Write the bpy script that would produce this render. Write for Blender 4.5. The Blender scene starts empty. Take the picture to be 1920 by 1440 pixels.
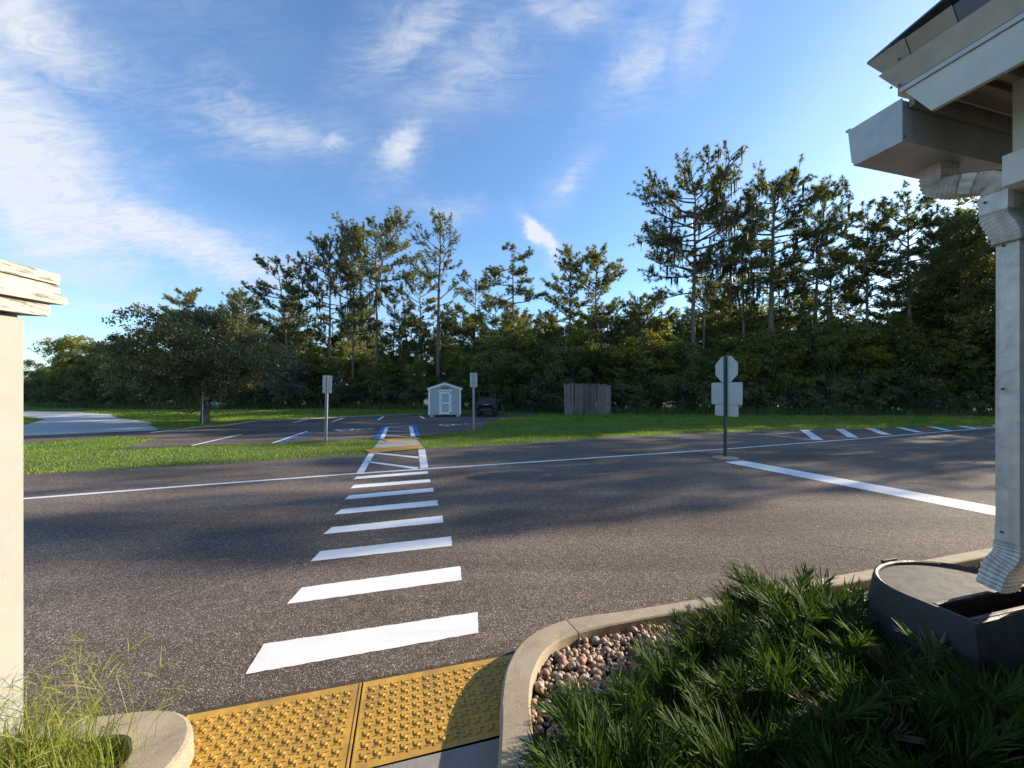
import bpy, bmesh, math, random
import numpy as np
from mathutils import Vector, Matrix
from mathutils.geometry import tessellate_polygon

sc = bpy.context.scene
C = sc.collection
R = math.radians

# ------------------------------------------------------------------ camera, sky, sun, exposure
EYE = 1.70                      # metres above the road
FPX = 721.0                     # focal length in photo pixels (1920 wide)
HOR = 733.0                     # horizon row
cam_d = bpy.data.cameras.new('camera')
cam_d.sensor_width = 36.0
cam_d.lens = 36.0 * FPX / 1920.0
cam_d.shift_y = (HOR - 720.0) / 1920.0
cam_d.clip_start = 0.05
cam_d.clip_end = 4000
cam = bpy.data.objects.new('camera', cam_d)
cam.location = (0, 0, EYE)
cam.rotation_euler = (R(90), 0, 0)
C.objects.link(cam)
sc.camera = cam

SUN_AZ = R(70.0)                # measured from +Y towards +X
SUN_EL = R(21.0)
sun_dir = Vector((math.sin(SUN_AZ) * math.cos(SUN_EL), math.cos(SUN_AZ) * math.cos(SUN_EL), math.sin(SUN_EL)))
sd = bpy.data.lights.new('sun', 'SUN')
sd.energy = 4.2
sd.angle = R(0.55)
sd.color = (1.0, 0.86, 0.67)
so = bpy.data.objects.new('sun', sd)
so.rotation_euler = sun_dir.to_track_quat('Z', 'Y').to_euler()
so.location = (30, 10, 30)
C.objects.link(so)

sc.view_settings.view_transform = 'Standard'
sc.view_settings.look = 'None'
sc.view_settings.exposure = 1.35
sc.view_settings.gamma = 1.0
sc.view_settings.use_curve_mapping = False
sc.cycles.use_denoising = True
sc.cycles.max_bounces = 6
sc.cycles.transparent_max_bounces = 6
sc.cycles.caustics_reflective = False
sc.cycles.caustics_refractive = False

world = bpy.data.worlds.new('World')
sc.world = world
world.use_nodes = True
SKY_STRENGTH = 0.104
CLOUD_LUM = 3.5

def pxdir(px, py):
    return Vector(((px - 960) / FPX, 1.0, (HOR - py) / FPX)).normalized()

def build_world():
    nt = world.node_tree
    nt.nodes.clear()
    N = nt.nodes.new
    L = nt.links.new
    out = N('ShaderNodeOutputWorld')
    bg = N('ShaderNodeBackground')
    bg.inputs['Strength'].default_value = SKY_STRENGTH
    L(bg.outputs[0], out.inputs[0])
    sky = N('ShaderNodeTexSky')
    sky.sky_type = 'NISHITA'
    sky.sun_disc = False
    sky.sun_elevation = SUN_EL
    sky.sun_rotation = SUN_AZ
    sky.air_density = 1.0
    sky.dust_density = 0.6
    sky.ozone_density = 2.2
    sky.altitude = 10
    tc = N('ShaderNodeTexCoord')

    def math_(op, a, b=None, c=None, clamp=False):
        m = N('ShaderNodeMath'); m.operation = op; m.use_clamp = clamp
        for i, v in enumerate((a, b, c)):
            if v is None: continue
            if isinstance(v, (int, float)): m.inputs[i].default_value = v
            else: L(v, m.inputs[i])
        return m.outputs[0]

    wn = N('ShaderNodeTexNoise'); wn.inputs['Scale'].default_value = 5.0; wn.inputs['Detail'].default_value = 6; wn.inputs['Roughness'].default_value = 0.6
    L(tc.outputs['Generated'], wn.inputs['Vector'])
    wa = N('ShaderNodeVectorMath'); wa.operation = 'MULTIPLY_ADD'; L(wn.outputs['Color'], wa.inputs[0]); wa.inputs[1].default_value = (.16, .16, .16); wa.inputs[2].default_value = (-.08, -.08, -.08)
    wd = N('ShaderNodeVectorMath'); wd.operation = 'ADD'; L(tc.outputs['Generated'], wd.inputs[0]); L(wa.outputs[0], wd.inputs[1])

    def dot(v):
        m = N('ShaderNodeVectorMath'); m.operation = 'DOT_PRODUCT'
        L(wd.outputs[0], m.inputs[0]); m.inputs[1].default_value = v
        return m.outputs['Value']

    # clouds: direction divided by its height, as a high flat layer would show
    sep = N('ShaderNodeSeparateXYZ'); L(tc.outputs['Generated'], sep.inputs[0])
    zz = math_('ADD', math_('MAXIMUM', sep.outputs[2], 0.0), 0.22)
    cx = math_('DIVIDE', sep.outputs[0], zz)
    cy = math_('DIVIDE', sep.outputs[1], zz)
    comb = N('ShaderNodeCombineXYZ'); L(cx, comb.inputs[0]); L(cy, comb.inputs[1])

    def noise(scale, rot, stretch, detail, rough, dist, off=0.0):
        mp = N('ShaderNodeMapping'); L(comb.outputs[0], mp.inputs[0])
        mp.inputs['Rotation'].default_value = (0, 0, rot)
        mp.inputs['Scale'].default_value = (scale, scale * stretch, 1)
        mp.inputs['Location'].default_value = (off, off * 0.7, off)
        n = N('ShaderNodeTexNoise'); L(mp.outputs[0], n.inputs['Vector'])
        n.inputs['Scale'].default_value = 1.0
        n.inputs['Detail'].default_value = detail
        n.inputs['Roughness'].default_value = rough
        n.inputs['Distortion'].default_value = dist
        return n.outputs['Fac']
    n1 = noise(1.3, R(-28), 3.4, 9, 0.60, 1.0, 3.1)
    n2 = noise(7.5, R(40), 3.0, 10, 0.66, 2.2, 7.7)
    n3 = noise(0.7, R(10), 1.5, 4, 0.5, 0.6, 1.3)
    fib = math_('ADD', math_('MULTIPLY', n1, 0.5), math_('MULTIPLY', n2, 0.5))

    # veils and wisps: centre pixel of the photograph, half axes and tilt as seen, weight
    blobs = [(40, 320, 330, 200, 48, 0.95), (20, 40, 240, 150, 20, 0.75), (330, 450, 290, 80, 22, 0.82), (500, 225, 210, 60, 18, 0.56),
             (758, 288, 84, 34, -55, 0.78), (770, 60, 180, 58, -38, 0.62), (870, 130, 170, 90, -25, 0.50), (1060, 20, 150, 55, 10, 0.55),
             (1185, 130, 105, 60, -55, 0.58), (1290, 60, 110, 80, -50, 0.55), (1024, 442, 46, 17, 55, 1.2), (1085, 345, 60, 28, -50, 0.55),
             (230, 585, 180, 34, 6, 0.55), (118, 660, 24, 16, 0, 1.1), (80, 640, 130, 18, 4, 0.45), (830, 388, 70, 18, 5, 0.45),
             (1500, 240, 330, 50, -48, 0.22), (640, 270, 50, 20, 20, 0.6)]
    cov = None
    for (px, py, a, b, tilt, w) in blobs:
        c = pxdir(px, py)
        t = R(tilt)
        e1 = (pxdir(px + 20 * math.cos(t), py + 20 * math.sin(t)) - c).normalized()
        e1 = (e1 - c * e1.dot(c)).normalized()
        e2 = c.cross(e1).normalized()
        sc_ = c.y / FPX * math.sqrt(c.y)        # pixel to radians at that place of the picture
        u = math_('DIVIDE', dot(e1), max(a * sc_, 1e-3))
        v = math_('DIVIDE', dot(e2), max(b * sc_, 1e-3))
        r2 = math_('ADD', math_('MULTIPLY', u, u), math_('MULTIPLY', v, v))
        g = math_('POWER', 2.718, math_('MULTIPLY', r2, -0.9))
        front = math_('GREATER_THAN', dot(c), 0.0)
        g = math_('MULTIPLY', math_('MULTIPLY', g, w), front)
        cov = g if cov is None else math_('MAXIMUM', cov, g)
    # elsewhere thin veils go on as the sky in view does
    cov = math_('MAXIMUM', cov, math_('MULTIPLY', math_('SUBTRACT', n3, 0.45, clamp=True), 0.9))
    tex = math_('MULTIPLY', math_('SUBTRACT', fib, 0.36), 3.6, clamp=True)
    soft = math_('MULTIPLY', math_('SUBTRACT', cov, 0.38, clamp=True), 1.25)          # the thick middle of a veil is smoother
    dens = math_('ADD', math_('MULTIPLY', cov, tex), soft, clamp=True)
    dens = math_('MULTIPLY', dens, math_('MULTIPLY', math_('MAXIMUM', sep.outputs[2], 0.0), 14.0, clamp=True))
    dens = math_('MULTIPLY', dens, 0.90)

    hs = N('ShaderNodeHueSaturation'); L(sky.outputs[0], hs.inputs['Color'])
    hs.inputs['Saturation'].default_value = 1.04
    hs.inputs['Value'].default_value = 1.0
    tint = N('ShaderNodeMix'); tint.data_type = 'RGBA'; tint.blend_type = 'MULTIPLY'; tint.inputs[0].default_value = 1.0
    L(hs.outputs[0], tint.inputs[6]); tint.inputs[7].default_value = (0.78, 0.92, 1.05, 1)
    mix = N('ShaderNodeMix'); mix.data_type = 'RGBA'
    L(dens, mix.inputs[0]); L(tint.outputs[2], mix.inputs[6])
    mix.inputs[7].default_value = (CLOUD_LUM * 0.93, CLOUD_LUM * 0.97, CLOUD_LUM * 1.04, 1)
    L(mix.outputs[2], bg.inputs['Color'])
build_world()

# ------------------------------------------------------------------ helpers
rng = np.random.default_rng(11)

def G(px, py, z=0.0):
    """a point of the place, at height z, from its row and column in the photograph"""
    d = (EYE - z) * FPX / (py - HOR)
    return ((px - 960) / FPX * d, d)

def tag(o, label=None, cat=None, group=None, kind=None):
    if label: o['label'] = label
    if cat: o['category'] = cat
    if group: o['group'] = group
    if kind: o['kind'] = kind
    return o

def link(name, me, mat=None, parent=None):
    o = bpy.data.objects.new(name, me)
    if mat is not None:
        me.materials.clear(); me.materials.append(mat)
    C.objects.link(o)
    if parent is not None: o.parent = parent
    return o

def empty(name, loc=(0, 0, 0), rz=0.0):
    o = bpy.data.objects.new(name, None)
    o.empty_display_size = 0.2
    o.location = loc; o.rotation_euler = (0, 0, rz)
    C.objects.link(o)
    return o

def inst(src, parent=None, M=None):
    o = src.copy(); C.objects.link(o)
    if parent is not None: o.parent = parent
    if M is not None: o.matrix_local = M
    return o

def copy_tree(o, parent=None):
    kids = list(o.children)
    c = o.copy(); C.objects.link(c); c.parent = parent
    for ch in kids: copy_tree(ch, c)
    return c

def mesh_np(name, V, F, smooth=False):
    """V (n,3), F (m,k) with k = 3 or 4"""
    V = np.asarray(V, dtype=np.float32); F = np.asarray(F, dtype=np.int32)
    me = bpy.data.meshes.new(name)
    m, k = F.shape
    me.vertices.add(len(V)); me.vertices.foreach_set('co', V.ravel())
    me.loops.add(m * k); me.loops.foreach_set('vertex_index', F.ravel())
    me.polygons.add(m)
    me.polygons.foreach_set('loop_start', np.arange(0, m * k, k, dtype=np.int32))
    me.polygons.foreach_set('loop_total', np.full(m, k, dtype=np.int32))
    if smooth: me.polygons.foreach_set('use_smooth', np.ones(m, dtype=bool))
    me.update(calc_edges=True); me.validate()
    return me

class MB:
    """collects shapes that belong to ONE part"""
    def __init__(s): s.v = []; s.f = []
    def add(s, vs, fs):
        n = len(s.v); s.v += [tuple(v) for v in vs]; s.f += [tuple(i + n for i in f) for f in fs]
    def box(s, x0, x1, y0, y1, z0, z1, M=None):
        vs = [Vector(p) for p in ((x0,y0,z0),(x1,y0,z0),(x1,y1,z0),(x0,y1,z0),(x0,y0,z1),(x1,y0,z1),(x1,y1,z1),(x0,y1,z1))]
        if M is not None: vs = [M @ v for v in vs]
        s.add(vs, ((3,2,1,0),(4,5,6,7),(0,1,5,4),(1,2,6,5),(2,3,7,6),(3,0,4,7)))
    def prism(s, pts, axis_from, axis_to, M=None):
        """polygon pts (u,w) swept: pts given as functions of the sweep are not needed here; sweep along y"""
        n = len(pts)
        vs = [Vector((p[0], axis_from, p[1])) for p in pts] + [Vector((p[0], axis_to, p[1])) for p in pts]
        if M is not None: vs = [M @ v for v in vs]
        fs = [tuple(range(n)), tuple(range(2*n-1, n-1, -1))] + [(i, i+n, (i+1)%n+n, (i+1)%n) for i in range(n)]
        s.add(vs, fs)
    def tube(s, pts, rad, n=8, cap=True):
        pts = [Vector(p) for p in pts]
        if not hasattr(rad, '__len__'): rad = [rad] * len(pts)
        rings = []; up = None
        for i, p in enumerate(pts):
            t = (pts[min(i+1, len(pts)-1)] - pts[max(i-1, 0)]).normalized()
            if up is None:
                up = t.orthogonal().normalized()
            up = (up - t * up.dot(t)).normalized()
            sd_ = t.cross(up)
            rings.append([p + (up * math.cos(2*math.pi*k/n) + sd_ * math.sin(2*math.pi*k/n)) * rad[i] for k in range(n)])
        vs = [v for r in rings for v in r]; fs = []
        for i in range(len(pts)-1):
            for k in range(n):
                a, b = i*n+k, i*n+(k+1)%n
                fs.append((a, b, b+n, a+n))
        if cap: fs += [tuple(range(n-1, -1, -1)), tuple(range((len(pts)-1)*n, len(pts)*n))]
        s.add(vs, fs)
    def lathe(s, prof, n=16, M=None):
        vs = []; fs = []
        for (r, z) in prof:
            for k in range(n):
                v = Vector((r*math.cos(2*math.pi*k/n), r*math.sin(2*math.pi*k/n), z))
                vs.append(M @ v if M is not None else v)
        for i in range(len(prof)-1):
            for k in range(n):
                a, b = i*n+k, i*n+(k+1)%n
                fs.append((a, b, b+n, a+n))
        fs += [tuple(range(n-1, -1, -1)), tuple(range((len(prof)-1)*n, len(prof)*n))]
        s.add(vs, fs)
    def build(s, name, mat, parent=None, bevel=0.0, smooth=False, seg=2, fix=True):
        me = bpy.data.meshes.new(name)
        me.from_pydata(s.v, [], s.f)
        me.validate()
        bm = bmesh.new(); bm.from_mesh(me)
        if fix: bmesh.ops.recalc_face_normals(bm, faces=bm.faces)
        if bevel > 0:
            bmesh.ops.bevel(bm, geom=list(bm.edges), offset=bevel, segments=seg, profile=0.6, affect='EDGES', clamp_overlap=True)
        if smooth:
            for f in bm.faces: f.smooth = True
        bm.to_mesh(me); bm.free()
        return link(name, me, mat, parent)

def catmull(pts, n=8):
    P = [np.array(p, float) for p in pts]
    P = [2*P[0]-P[1]] + P + [2*P[-1]-P[-2]]
    out = []
    for i in range(1, len(P)-2):
        for k in range(n):
            t = k / n
            out.append(0.5*((2*P[i]) + (-P[i-1]+P[i+1])*t + (2*P[i-1]-5*P[i]+4*P[i+1]-P[i+2])*t*t + (-P[i-1]+3*P[i]-3*P[i+1]+P[i+2])*t**3))
    out.append(P[-2])
    return out

def sheet(name, poly, z, mat, parent=None, cuts=0):
    tri = tessellate_polygon([[Vector((p[0], p[1], 0)) for p in poly]])
    me = bpy.data.meshes.new(name)
    me.from_pydata([(p[0], p[1], z) for p in poly], [], [tuple(t) for t in tri])
    bm = bmesh.new(); bm.from_mesh(me)
    for f in bm.faces:
        if f.normal.z < 0: f.normal_flip()
    bm.to_mesh(me); bm.free()
    return link(name, me, mat, parent)

def inside(poly, X, Y):
    poly = np.array(poly)[:, :2]; n = len(poly)
    r = np.zeros(len(X), bool); j = n - 1
    for i in range(n):
        xi, yi = poly[i]; xj, yj = poly[j]
        c = ((yi > Y) != (yj > Y)) & (X < (xj - xi) * (Y - yi) / (yj - yi + 1e-12) + xi)
        r ^= c; j = i
    return r

# ------------------------------------------------------------------ materials
def new_mat(name):
    m = bpy.data.materials.new(name); m.use_nodes = True
    nt = m.node_tree
    b = nt.nodes['Principled BSDF']
    return m, nt, b

class NT:
    def __init__(s, nt): s.nt = nt
    def n(s, t, **kw):
        x = s.nt.nodes.new(t)
        for k, v in kw.items(): setattr(x, k, v)
        return x
    def l(s, a, b): s.nt.links.new(a, b)
    def math(s, op, a, b=None, clamp=False):
        m = s.n('ShaderNodeMath', operation=op, use_clamp=clamp)
        for i, v in enumerate((a, b)):
            if v is None: continue
            if isinstance(v, (int, float)): m.inputs[i].default_value = v
            else: s.l(v, m.inputs[i])
        return m.outputs[0]
    def co(s): return s.n('ShaderNodeTexCoord').outputs['Object']
    def noise(s, scale, detail=4, rough=0.55, dist=0.0, vec=None, stretch=None):
        x = s.n('ShaderNodeTexNoise')
        x.inputs['Scale'].default_value = scale; x.inputs['Detail'].default_value = detail
        x.inputs['Roughness'].default_value = rough; x.inputs['Distortion'].default_value = dist
        v = vec if vec is not None else s.co()
        if stretch:
            mp = s.n('ShaderNodeMapping'); s.l(v, mp.inputs[0]); mp.inputs['Scale'].default_value = stretch; v = mp.outputs[0]
        s.l(v, x.inputs['Vector'])
        return x.outputs['Fac']
    def voro(s, scale, feature='F1', vec=None):
        x = s.n('ShaderNodeTexVoronoi'); x.feature = feature
        x.inputs['Scale'].default_value = scale
        s.l(vec if vec is not None else s.co(), x.inputs['Vector'])
        return x
    def ramp(s, fac, stops, interp='LINEAR'):
        r = s.n('ShaderNodeValToRGB'); r.color_ramp.interpolation = interp
        e = r.color_ramp.elements
        while len(e) < len(stops): e.new(0.5)
        for i, (p, c) in enumerate(stops):
            e[i].position = p; e[i].color = (*c, 1) if len(c) == 3 else c
        s.l(fac, r.inputs[0])
        return r.outputs[0]
    def mix(s, fac, a, b, mode='MIX'):
        m = s.n('ShaderNodeMix', data_type='RGBA', blend_type=mode)
        for i, v in ((0, fac), (6, a), (7, b)):
            if isinstance(v, (int, float)): m.inputs[i].default_value = v
            elif isinstance(v, tuple): m.inputs[i].default_value = (*v, 1) if len(v) == 3 else v
            else: s.l(v, m.inputs[i])
        return m.outputs[2]
    def bump(s, h, strength, dist, bsdf, normal=None):
        b = s.n('ShaderNodeBump'); b.inputs['Strength'].default_value = strength; b.inputs['Distance'].default_value = dist
        s.l(h, b.inputs['Height'])
        if normal is not None: s.l(normal, b.inputs['Normal'])
        s.l(b.outputs[0], bsdf.inputs['Normal'])
        return b.outputs[0]

def grey(v): return (v, v, v)

def m_simple(name, col, rough=0.6, metal=0.0, var=0.15, nscale=6.0, bump=0.0, bscale=60.0, dirt=None, dirt_amt=0.4, dscale=3.0, spec=0.5, objvar=0.0):
    m, nt, b = new_mat(name); T = NT(nt)
    f = T.noise(nscale, 6, 0.6)
    c = T.ramp(f, [(0.3, tuple(x*(1-var) for x in col)), (0.7, tuple(min(1, x*(1+var)) for x in col))])
    if dirt:
        g = T.ramp(T.noise(dscale, 8, 0.65, 0.5), [(0.5, grey(0)), (0.72, grey(dirt_amt))])
        c = T.mix(g, c, dirt)
    if objvar:
        oi = T.n('ShaderNodeObjectInfo')
        c = T.mix(1.0, c, T.ramp(oi.outputs['Random'], [(0.0, grey(1-objvar)), (1.0, grey(1+objvar))]), 'MULTIPLY')
    T.l(c, b.inputs['Base Color'])
    r = T.ramp(T.noise(nscale*2.3, 4, 0.6), [(0.3, grey(max(0, rough-0.12))), (0.7, grey(min(1, rough+0.1)))])
    T.l(r, b.inputs['Roughness'])
    b.inputs['Metallic'].default_value = metal
    b.inputs['Specular IOR Level'].default_value = spec
    if bump > 0: T.bump(T.noise(bscale, 6, 0.65), bump, 0.01, b)
    return m

def m_asphalt(name, lo, hi, tone=(1.0, 0.90, 0.86), stain=False):
    m, nt, b = new_mat(name); T = NT(nt)
    v = T.voro(175.0)
    sepc = T.n('ShaderNodeSeparateColor'); T.l(v.outputs['Color'], sepc.inputs[0])
    chip = T.ramp(sepc.outputs[0], [(0.0, tuple(lo*t for t in tone)), (0.55, tuple((lo*0.6+hi*0.4)*t for t in tone)), (0.86, tuple(hi*t for t in tone)), (1.0, tuple(hi*2.3*t for t in (1, 0.93, 0.84)))])
    gap = T.ramp(v.outputs['Distance'], [(0.25, grey(1)), (0.65, grey(0.45))])
    c = T.mix(1.0, chip, gap, 'MULTIPLY')
    big = T.ramp(T.noise(0.35, 7, 0.6, 0.4), [(0.3, grey(0.78)), (0.7, grey(1.22))])
    c = T.mix(1.0, c, big, 'MULTIPLY')
    # wheel paths and paver seams that run with the road
    st = T.ramp(T.noise(1.0, 5, 0.6, 0.2, stretch=(0.05, 1.1, 1)), [(0.35, grey(0.80)), (0.65, grey(1.18))])
    c = T.mix(1.0, c, st, 'MULTIPLY')
    mid = T.ramp(T.noise(14.0, 6, 0.65), [(0.25, grey(0.72)), (0.75, grey(1.25))])
    c = T.mix(1.0, c, mid, 'MULTIPLY')
    if stain:      # an oil stain and a damp patch on the far lane
        for (sx, sy, rx, ry, dark) in ((8.9, 7.35, 0.75, 0.42, 0.35), (5.2, 10.4, 0.8, 0.25, 0.7)):
            mp = T.n('ShaderNodeMapping'); T.l(T.co(), mp.inputs[0])
            mp.inputs['Location'].default_value = (-sx/rx, -sy/ry, 0); mp.inputs['Scale'].default_value = (1/rx, 1/ry, 0)
            ln = T.n('ShaderNodeVectorMath', operation='LENGTH'); T.l(mp.outputs[0], ln.inputs[0])
            d = T.math('ADD', ln.outputs['Value'], T.math('MULTIPLY', T.noise(4.5, 6, 0.7), 1.2))
            c = T.mix(1.0, c, T.ramp(T.math('MULTIPLY', d, 0.5), [(0.45, grey(dark)), (0.85, grey(1))]), 'MULTIPLY')
    T.l(c, b.inputs['Base Color'])
    b.inputs['Roughness'].default_value = 0.82
    b.inputs['Specular IOR Level'].default_value = 0.12
    h = T.math('SUBTRACT', 1.0, v.outputs['Distance'])
    T.bump(h, 0.55, 0.006, b)
    return m

def m_paint(name, col, under=0.045, wear=0.5):
    m, nt, b = new_mat(name); T = NT(nt)
    v = T.voro(115.0)
    w = T.ramp(T.noise(60.0, 8, 0.75), [(0.60, grey(0)), (0.70, grey(wear))])
    w2 = T.ramp(T.noise(2.2, 5, 0.6), [(0.3, grey(0.90)), (0.7, grey(1.0))])
    c = T.mix(1.0, col, w2, 'MULTIPLY')
    sc2 = T.ramp(T.noise(1.6, 7, 0.7, 0.6, stretch=(0.35, 2.2, 1)), [(0.50, grey(0)), (0.78, grey(0.30))])
    c = T.mix(sc2, c, (0.30, 0.28, 0.26))
    c = T.mix(w, c, (under*1.1, under, under*0.95))
    T.l(c, b.inputs['Base Color'])
    b.inputs['Roughness'].default_value = 0.6
    T.bump(T.math('SUBTRACT', 1.0, v.outputs['Distance']), 0.22, 0.004, b)
    return m

def m_concrete(name, col, stain=0.35):
    m, nt, b = new_mat(name); T = NT(nt)
    c = T.ramp(T.noise(3.0, 8, 0.65), [(0.3, tuple(x*0.8 for x in col)), (0.7, tuple(x*1.15 for x in col))])
    g = T.ramp(T.noise(240.0, 3, 0.6), [(0.3, grey(0.62)), (0.6, grey(1.12))])
    c = T.mix(1.0, c, g, 'MULTIPLY')
    d = T.ramp(T.noise(7.0, 8, 0.7, 0.8), [(0.5, grey(0)), (0.75, grey(stain))])
    c = T.mix(d, c, (0.06, 0.055, 0.05))
    T.l(c, b.inputs['Base Color']); b.inputs['Roughness'].default_value = 0.9
    T.bump(T.noise(260.0, 4, 0.7), 0.6, 0.004, b)
    return m

def m_leaf(name, cols, trans=0.35, rough=0.5, vscale=0.5, yellow=None, spec=0.35):
    """cols: dark, mid, light; each leaf differs a little, whole clumps differ more"""
    m, nt, b = new_mat(name); T = NT(nt)
    geo = T.n('ShaderNodeNewGeometry')
    f = T.math('ADD', T.math('MULTIPLY', geo.outputs['Random Per Island'], 0.45), T.math('MULTIPLY', T.noise(vscale, 3, 0.6), 0.75))
    oi = T.n('ShaderNodeObjectInfo')
    f = T.math('ADD', f, T.math('MULTIPLY', T.math('SUBTRACT', oi.outputs['Random'], 0.5), 0.25))
    c = T.ramp(f, [(0.30, cols[0]), (0.58, cols[1]), (0.86, cols[2])])
    T.l(c, b.inputs['Base Color'])
    b.inputs['Roughness'].default_value = rough
    b.inputs['Specular IOR Level'].default_value = spec
    tr = T.n('ShaderNodeBsdfTranslucent')
    T.l(T.mix(1.0, c, (1.5, 1.45, 0.7), 'MULTIPLY'), tr.inputs['Color'])
    ms = T.n('ShaderNodeMixShader'); ms.inputs[0].default_value = trans
    T.l(b.outputs[0], ms.inputs[1]); T.l(tr.outputs[0], ms.inputs[2])
    T.l(ms.outputs[0], nt.nodes['Material Output'].inputs['Surface'])
    return m

def m_bark(name, a, c2, sx=6.0):
    m, nt, b = new_mat(name); T = NT(nt)
    n_ = T.noise(sx, 7, 0.7, 0.6, stretch=(2.2, 2.2, 0.5))
    T.l(T.ramp(n_, [(0.3, a), (0.65, c2)]), b.inputs['Base Color']); b.inputs['Roughness'].default_value = 0.95
    T.bump(n_, 0.8, 0.05, b)
    return m

def m_ground(name):
    m, nt, b = new_mat(name); T = NT(nt)
    c = T.ramp(T.noise(26.0, 7, 0.7), [(0.3, (0.030, 0.050, 0.012)), (0.55, (0.055, 0.095, 0.020)), (0.78, (0.11, 0.13, 0.04))])
    big = T.ramp(T.noise(0.5, 6, 0.6), [(0.3, grey(0.75)), (0.7, grey(1.25))])
    T.l(T.mix(1.0, c, big, 'MULTIPLY'), b.inputs['Base Color']); b.inputs['Roughness'].default_value = 0.95
    T.bump(T.noise(40.0, 6, 0.7), 0.8, 0.06, b)
    return m

def m_weather(name, paint, wood, amount=0.5, stretch=(1, 1, 14), scale=3.0, thr=0.52):
    """flaking paint over grey wood, the grain along the board"""
    m, nt, b = new_mat(name); T = NT(nt)
    g = T.noise(scale, 9, 0.7, 0.3, stretch=stretch)
    mask = T.ramp(g, [(thr, grey(0)), (thr+0.03, grey(amount))])
    p = T.ramp(T.noise(8, 5, 0.6), [(0.3, tuple(x*0.9 for x in paint)), (0.7, paint)])
    w = T.ramp(T.noise(10, 7, 0.7, stretch=stretch), [(0.3, tuple(x*0.4 for x in wood)), (0.7, wood)])
    T.l(T.mix(mask, p, w), b.inputs['Base Color']); b.inputs['Roughness'].default_value = 0.75
    T.bump(T.math('SUBTRACT', 1.0, mask), 0.6, 0.004, b)
    return m

def m_stone(name):
    m, nt, b = new_mat(name); T = NT(nt)
    oi = T.n('ShaderNodeObjectInfo'); geo = T.n('ShaderNodeNewGeometry')
    f = T.math('FRACT', T.math('ADD', T.math('MULTIPLY', oi.outputs['Random'], 7.31), geo.outputs['Random Per Island']))
    c = T.ramp(f, [(0.0, (0.33, 0.20, 0.12)), (0.2, (0.46, 0.35, 0.25)), (0.4, (0.25, 0.12, 0.075)), (0.55, (0.38, 0.25, 0.165)), (0.7, (0.24, 0.18, 0.14)), (0.85, (0.54, 0.45, 0.36)), (1.0, (0.40, 0.20, 0.12))])
    g = T.ramp(T.noise(45.0, 5, 0.65), [(0.3, grey(0.75)), (0.7, grey(1.15))])
    T.l(T.mix(1.0, c, g, 'MULTIPLY'), b.inputs['Base Color']); b.inputs['Roughness'].default_value = 0.6
    T.bump(T.noise(120.0, 4, 0.6), 0.3, 0.004, b)
    return m

M = {}
M['asphalt'] = m_asphalt('asphalt_chip', 0.110, 0.300, tone=(1.0, 0.775, 0.635), stain=True)
M['asphalt_lot'] = m_asphalt('asphalt_lot', 0.105, 0.235, tone=(1.0, 0.81, 0.72))
M['paint'] = m_paint('white_road_paint', (0.76, 0.76, 0.75))
M['blue'] = m_paint('blue_road_paint', (0.012, 0.14, 0.50))
M['concrete'] = m_concrete('concrete_kerb', (0.38, 0.315, 0.225), 0.45)
M['walk'] = m_concrete('concrete_walk', (0.27, 0.26, 0.24), 0.25)
M['drive'] = m_concrete('pale_drive', (0.44, 0.43, 0.42), 0.15)
M['ground'] = m_ground('lawn_ground')
M['soil'] = m_simple('bed_soil', (0.06, 0.045, 0.032), 0.95, var=0.4, nscale=30, bump=0.8, bscale=60)
M['stone'] = m_stone('river_pebble')
M['tactile'] = m_simple('yellow_tactile', (0.47, 0.275, 0.045), 0.6, var=0.2, nscale=9, dirt=(0.15, 0.10, 0.05), dirt_amt=0.6, dscale=4, bump=0.25, bscale=300)
M['galv'] = m_simple('galvanised_steel', (0.42, 0.43, 0.44), 0.5, 0.55, var=0.12, nscale=20, dirt=(0.25, 0.24, 0.22), dirt_amt=0.3)
M['signback'] = m_simple('aluminium_sign_back', (0.46, 0.45, 0.43), 0.5, 0.2, var=0.07, nscale=5, dirt=(0.36, 0.36, 0.36), dirt_amt=0.3)
M['greenpost'] = m_simple('green_post', (0.020, 0.045, 0.035), 0.5, 0.2)
M['shed'] = m_simple('shed_grey_paint', (0.43, 0.43, 0.42), 0.6, var=0.06, nscale=4, dirt=(0.24, 0.25, 0.26), dirt_amt=0.25)
M['trim'] = m_simple('shed_white_trim', (0.84, 0.83, 0.81), 0.55, var=0.05)
M['plaque'] = m_simple('brown_plaque', (0.16, 0.11, 0.09), 0.7, var=0.25, nscale=20)
M['black'] = m_simple('black_iron', (0.015, 0.015, 0.016), 0.5)
M['dark'] = m_simple('dark_body_plastic', (0.018, 0.018, 0.022), 0.42, var=0.2)
M['tyre'] = m_simple('tyre_rubber', (0.018, 0.017, 0.017), 0.85, bump=0.5, bscale=40)
M['seat'] = m_simple('seat_vinyl', (0.03, 0.03, 0.032), 0.55)
M['red'] = m_simple('red_lamp', (0.25, 0.01, 0.01), 0.25)
M['fencewood'] = m_simple('grey_fence_wood', (0.185, 0.14, 0.125), 0.9, objvar=0.35, var=0.35, nscale=12, dirt=(0.05, 0.045, 0.04), dirt_amt=0.7, dscale=2.5, bump=0.5, bscale=50)
M['cream'] = m_simple('cream_fascia_paint', (0.56, 0.53, 0.44), 0.55, var=0.05, nscale=5, dirt=(0.34, 0.30, 0.23), dirt_amt=0.28, dscale=4)
M['white'] = m_simple('white_house_paint', (0.70, 0.67, 0.58), 0.55, var=0.05, nscale=4, dirt=(0.45, 0.40, 0.32), dirt_amt=0.3)
M['soffit'] = m_simple('soffit_board', (0.36, 0.31, 0.24), 0.75, var=0.1, nscale=6, dirt=(0.2, 0.16, 0.12), dirt_amt=0.35)
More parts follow.
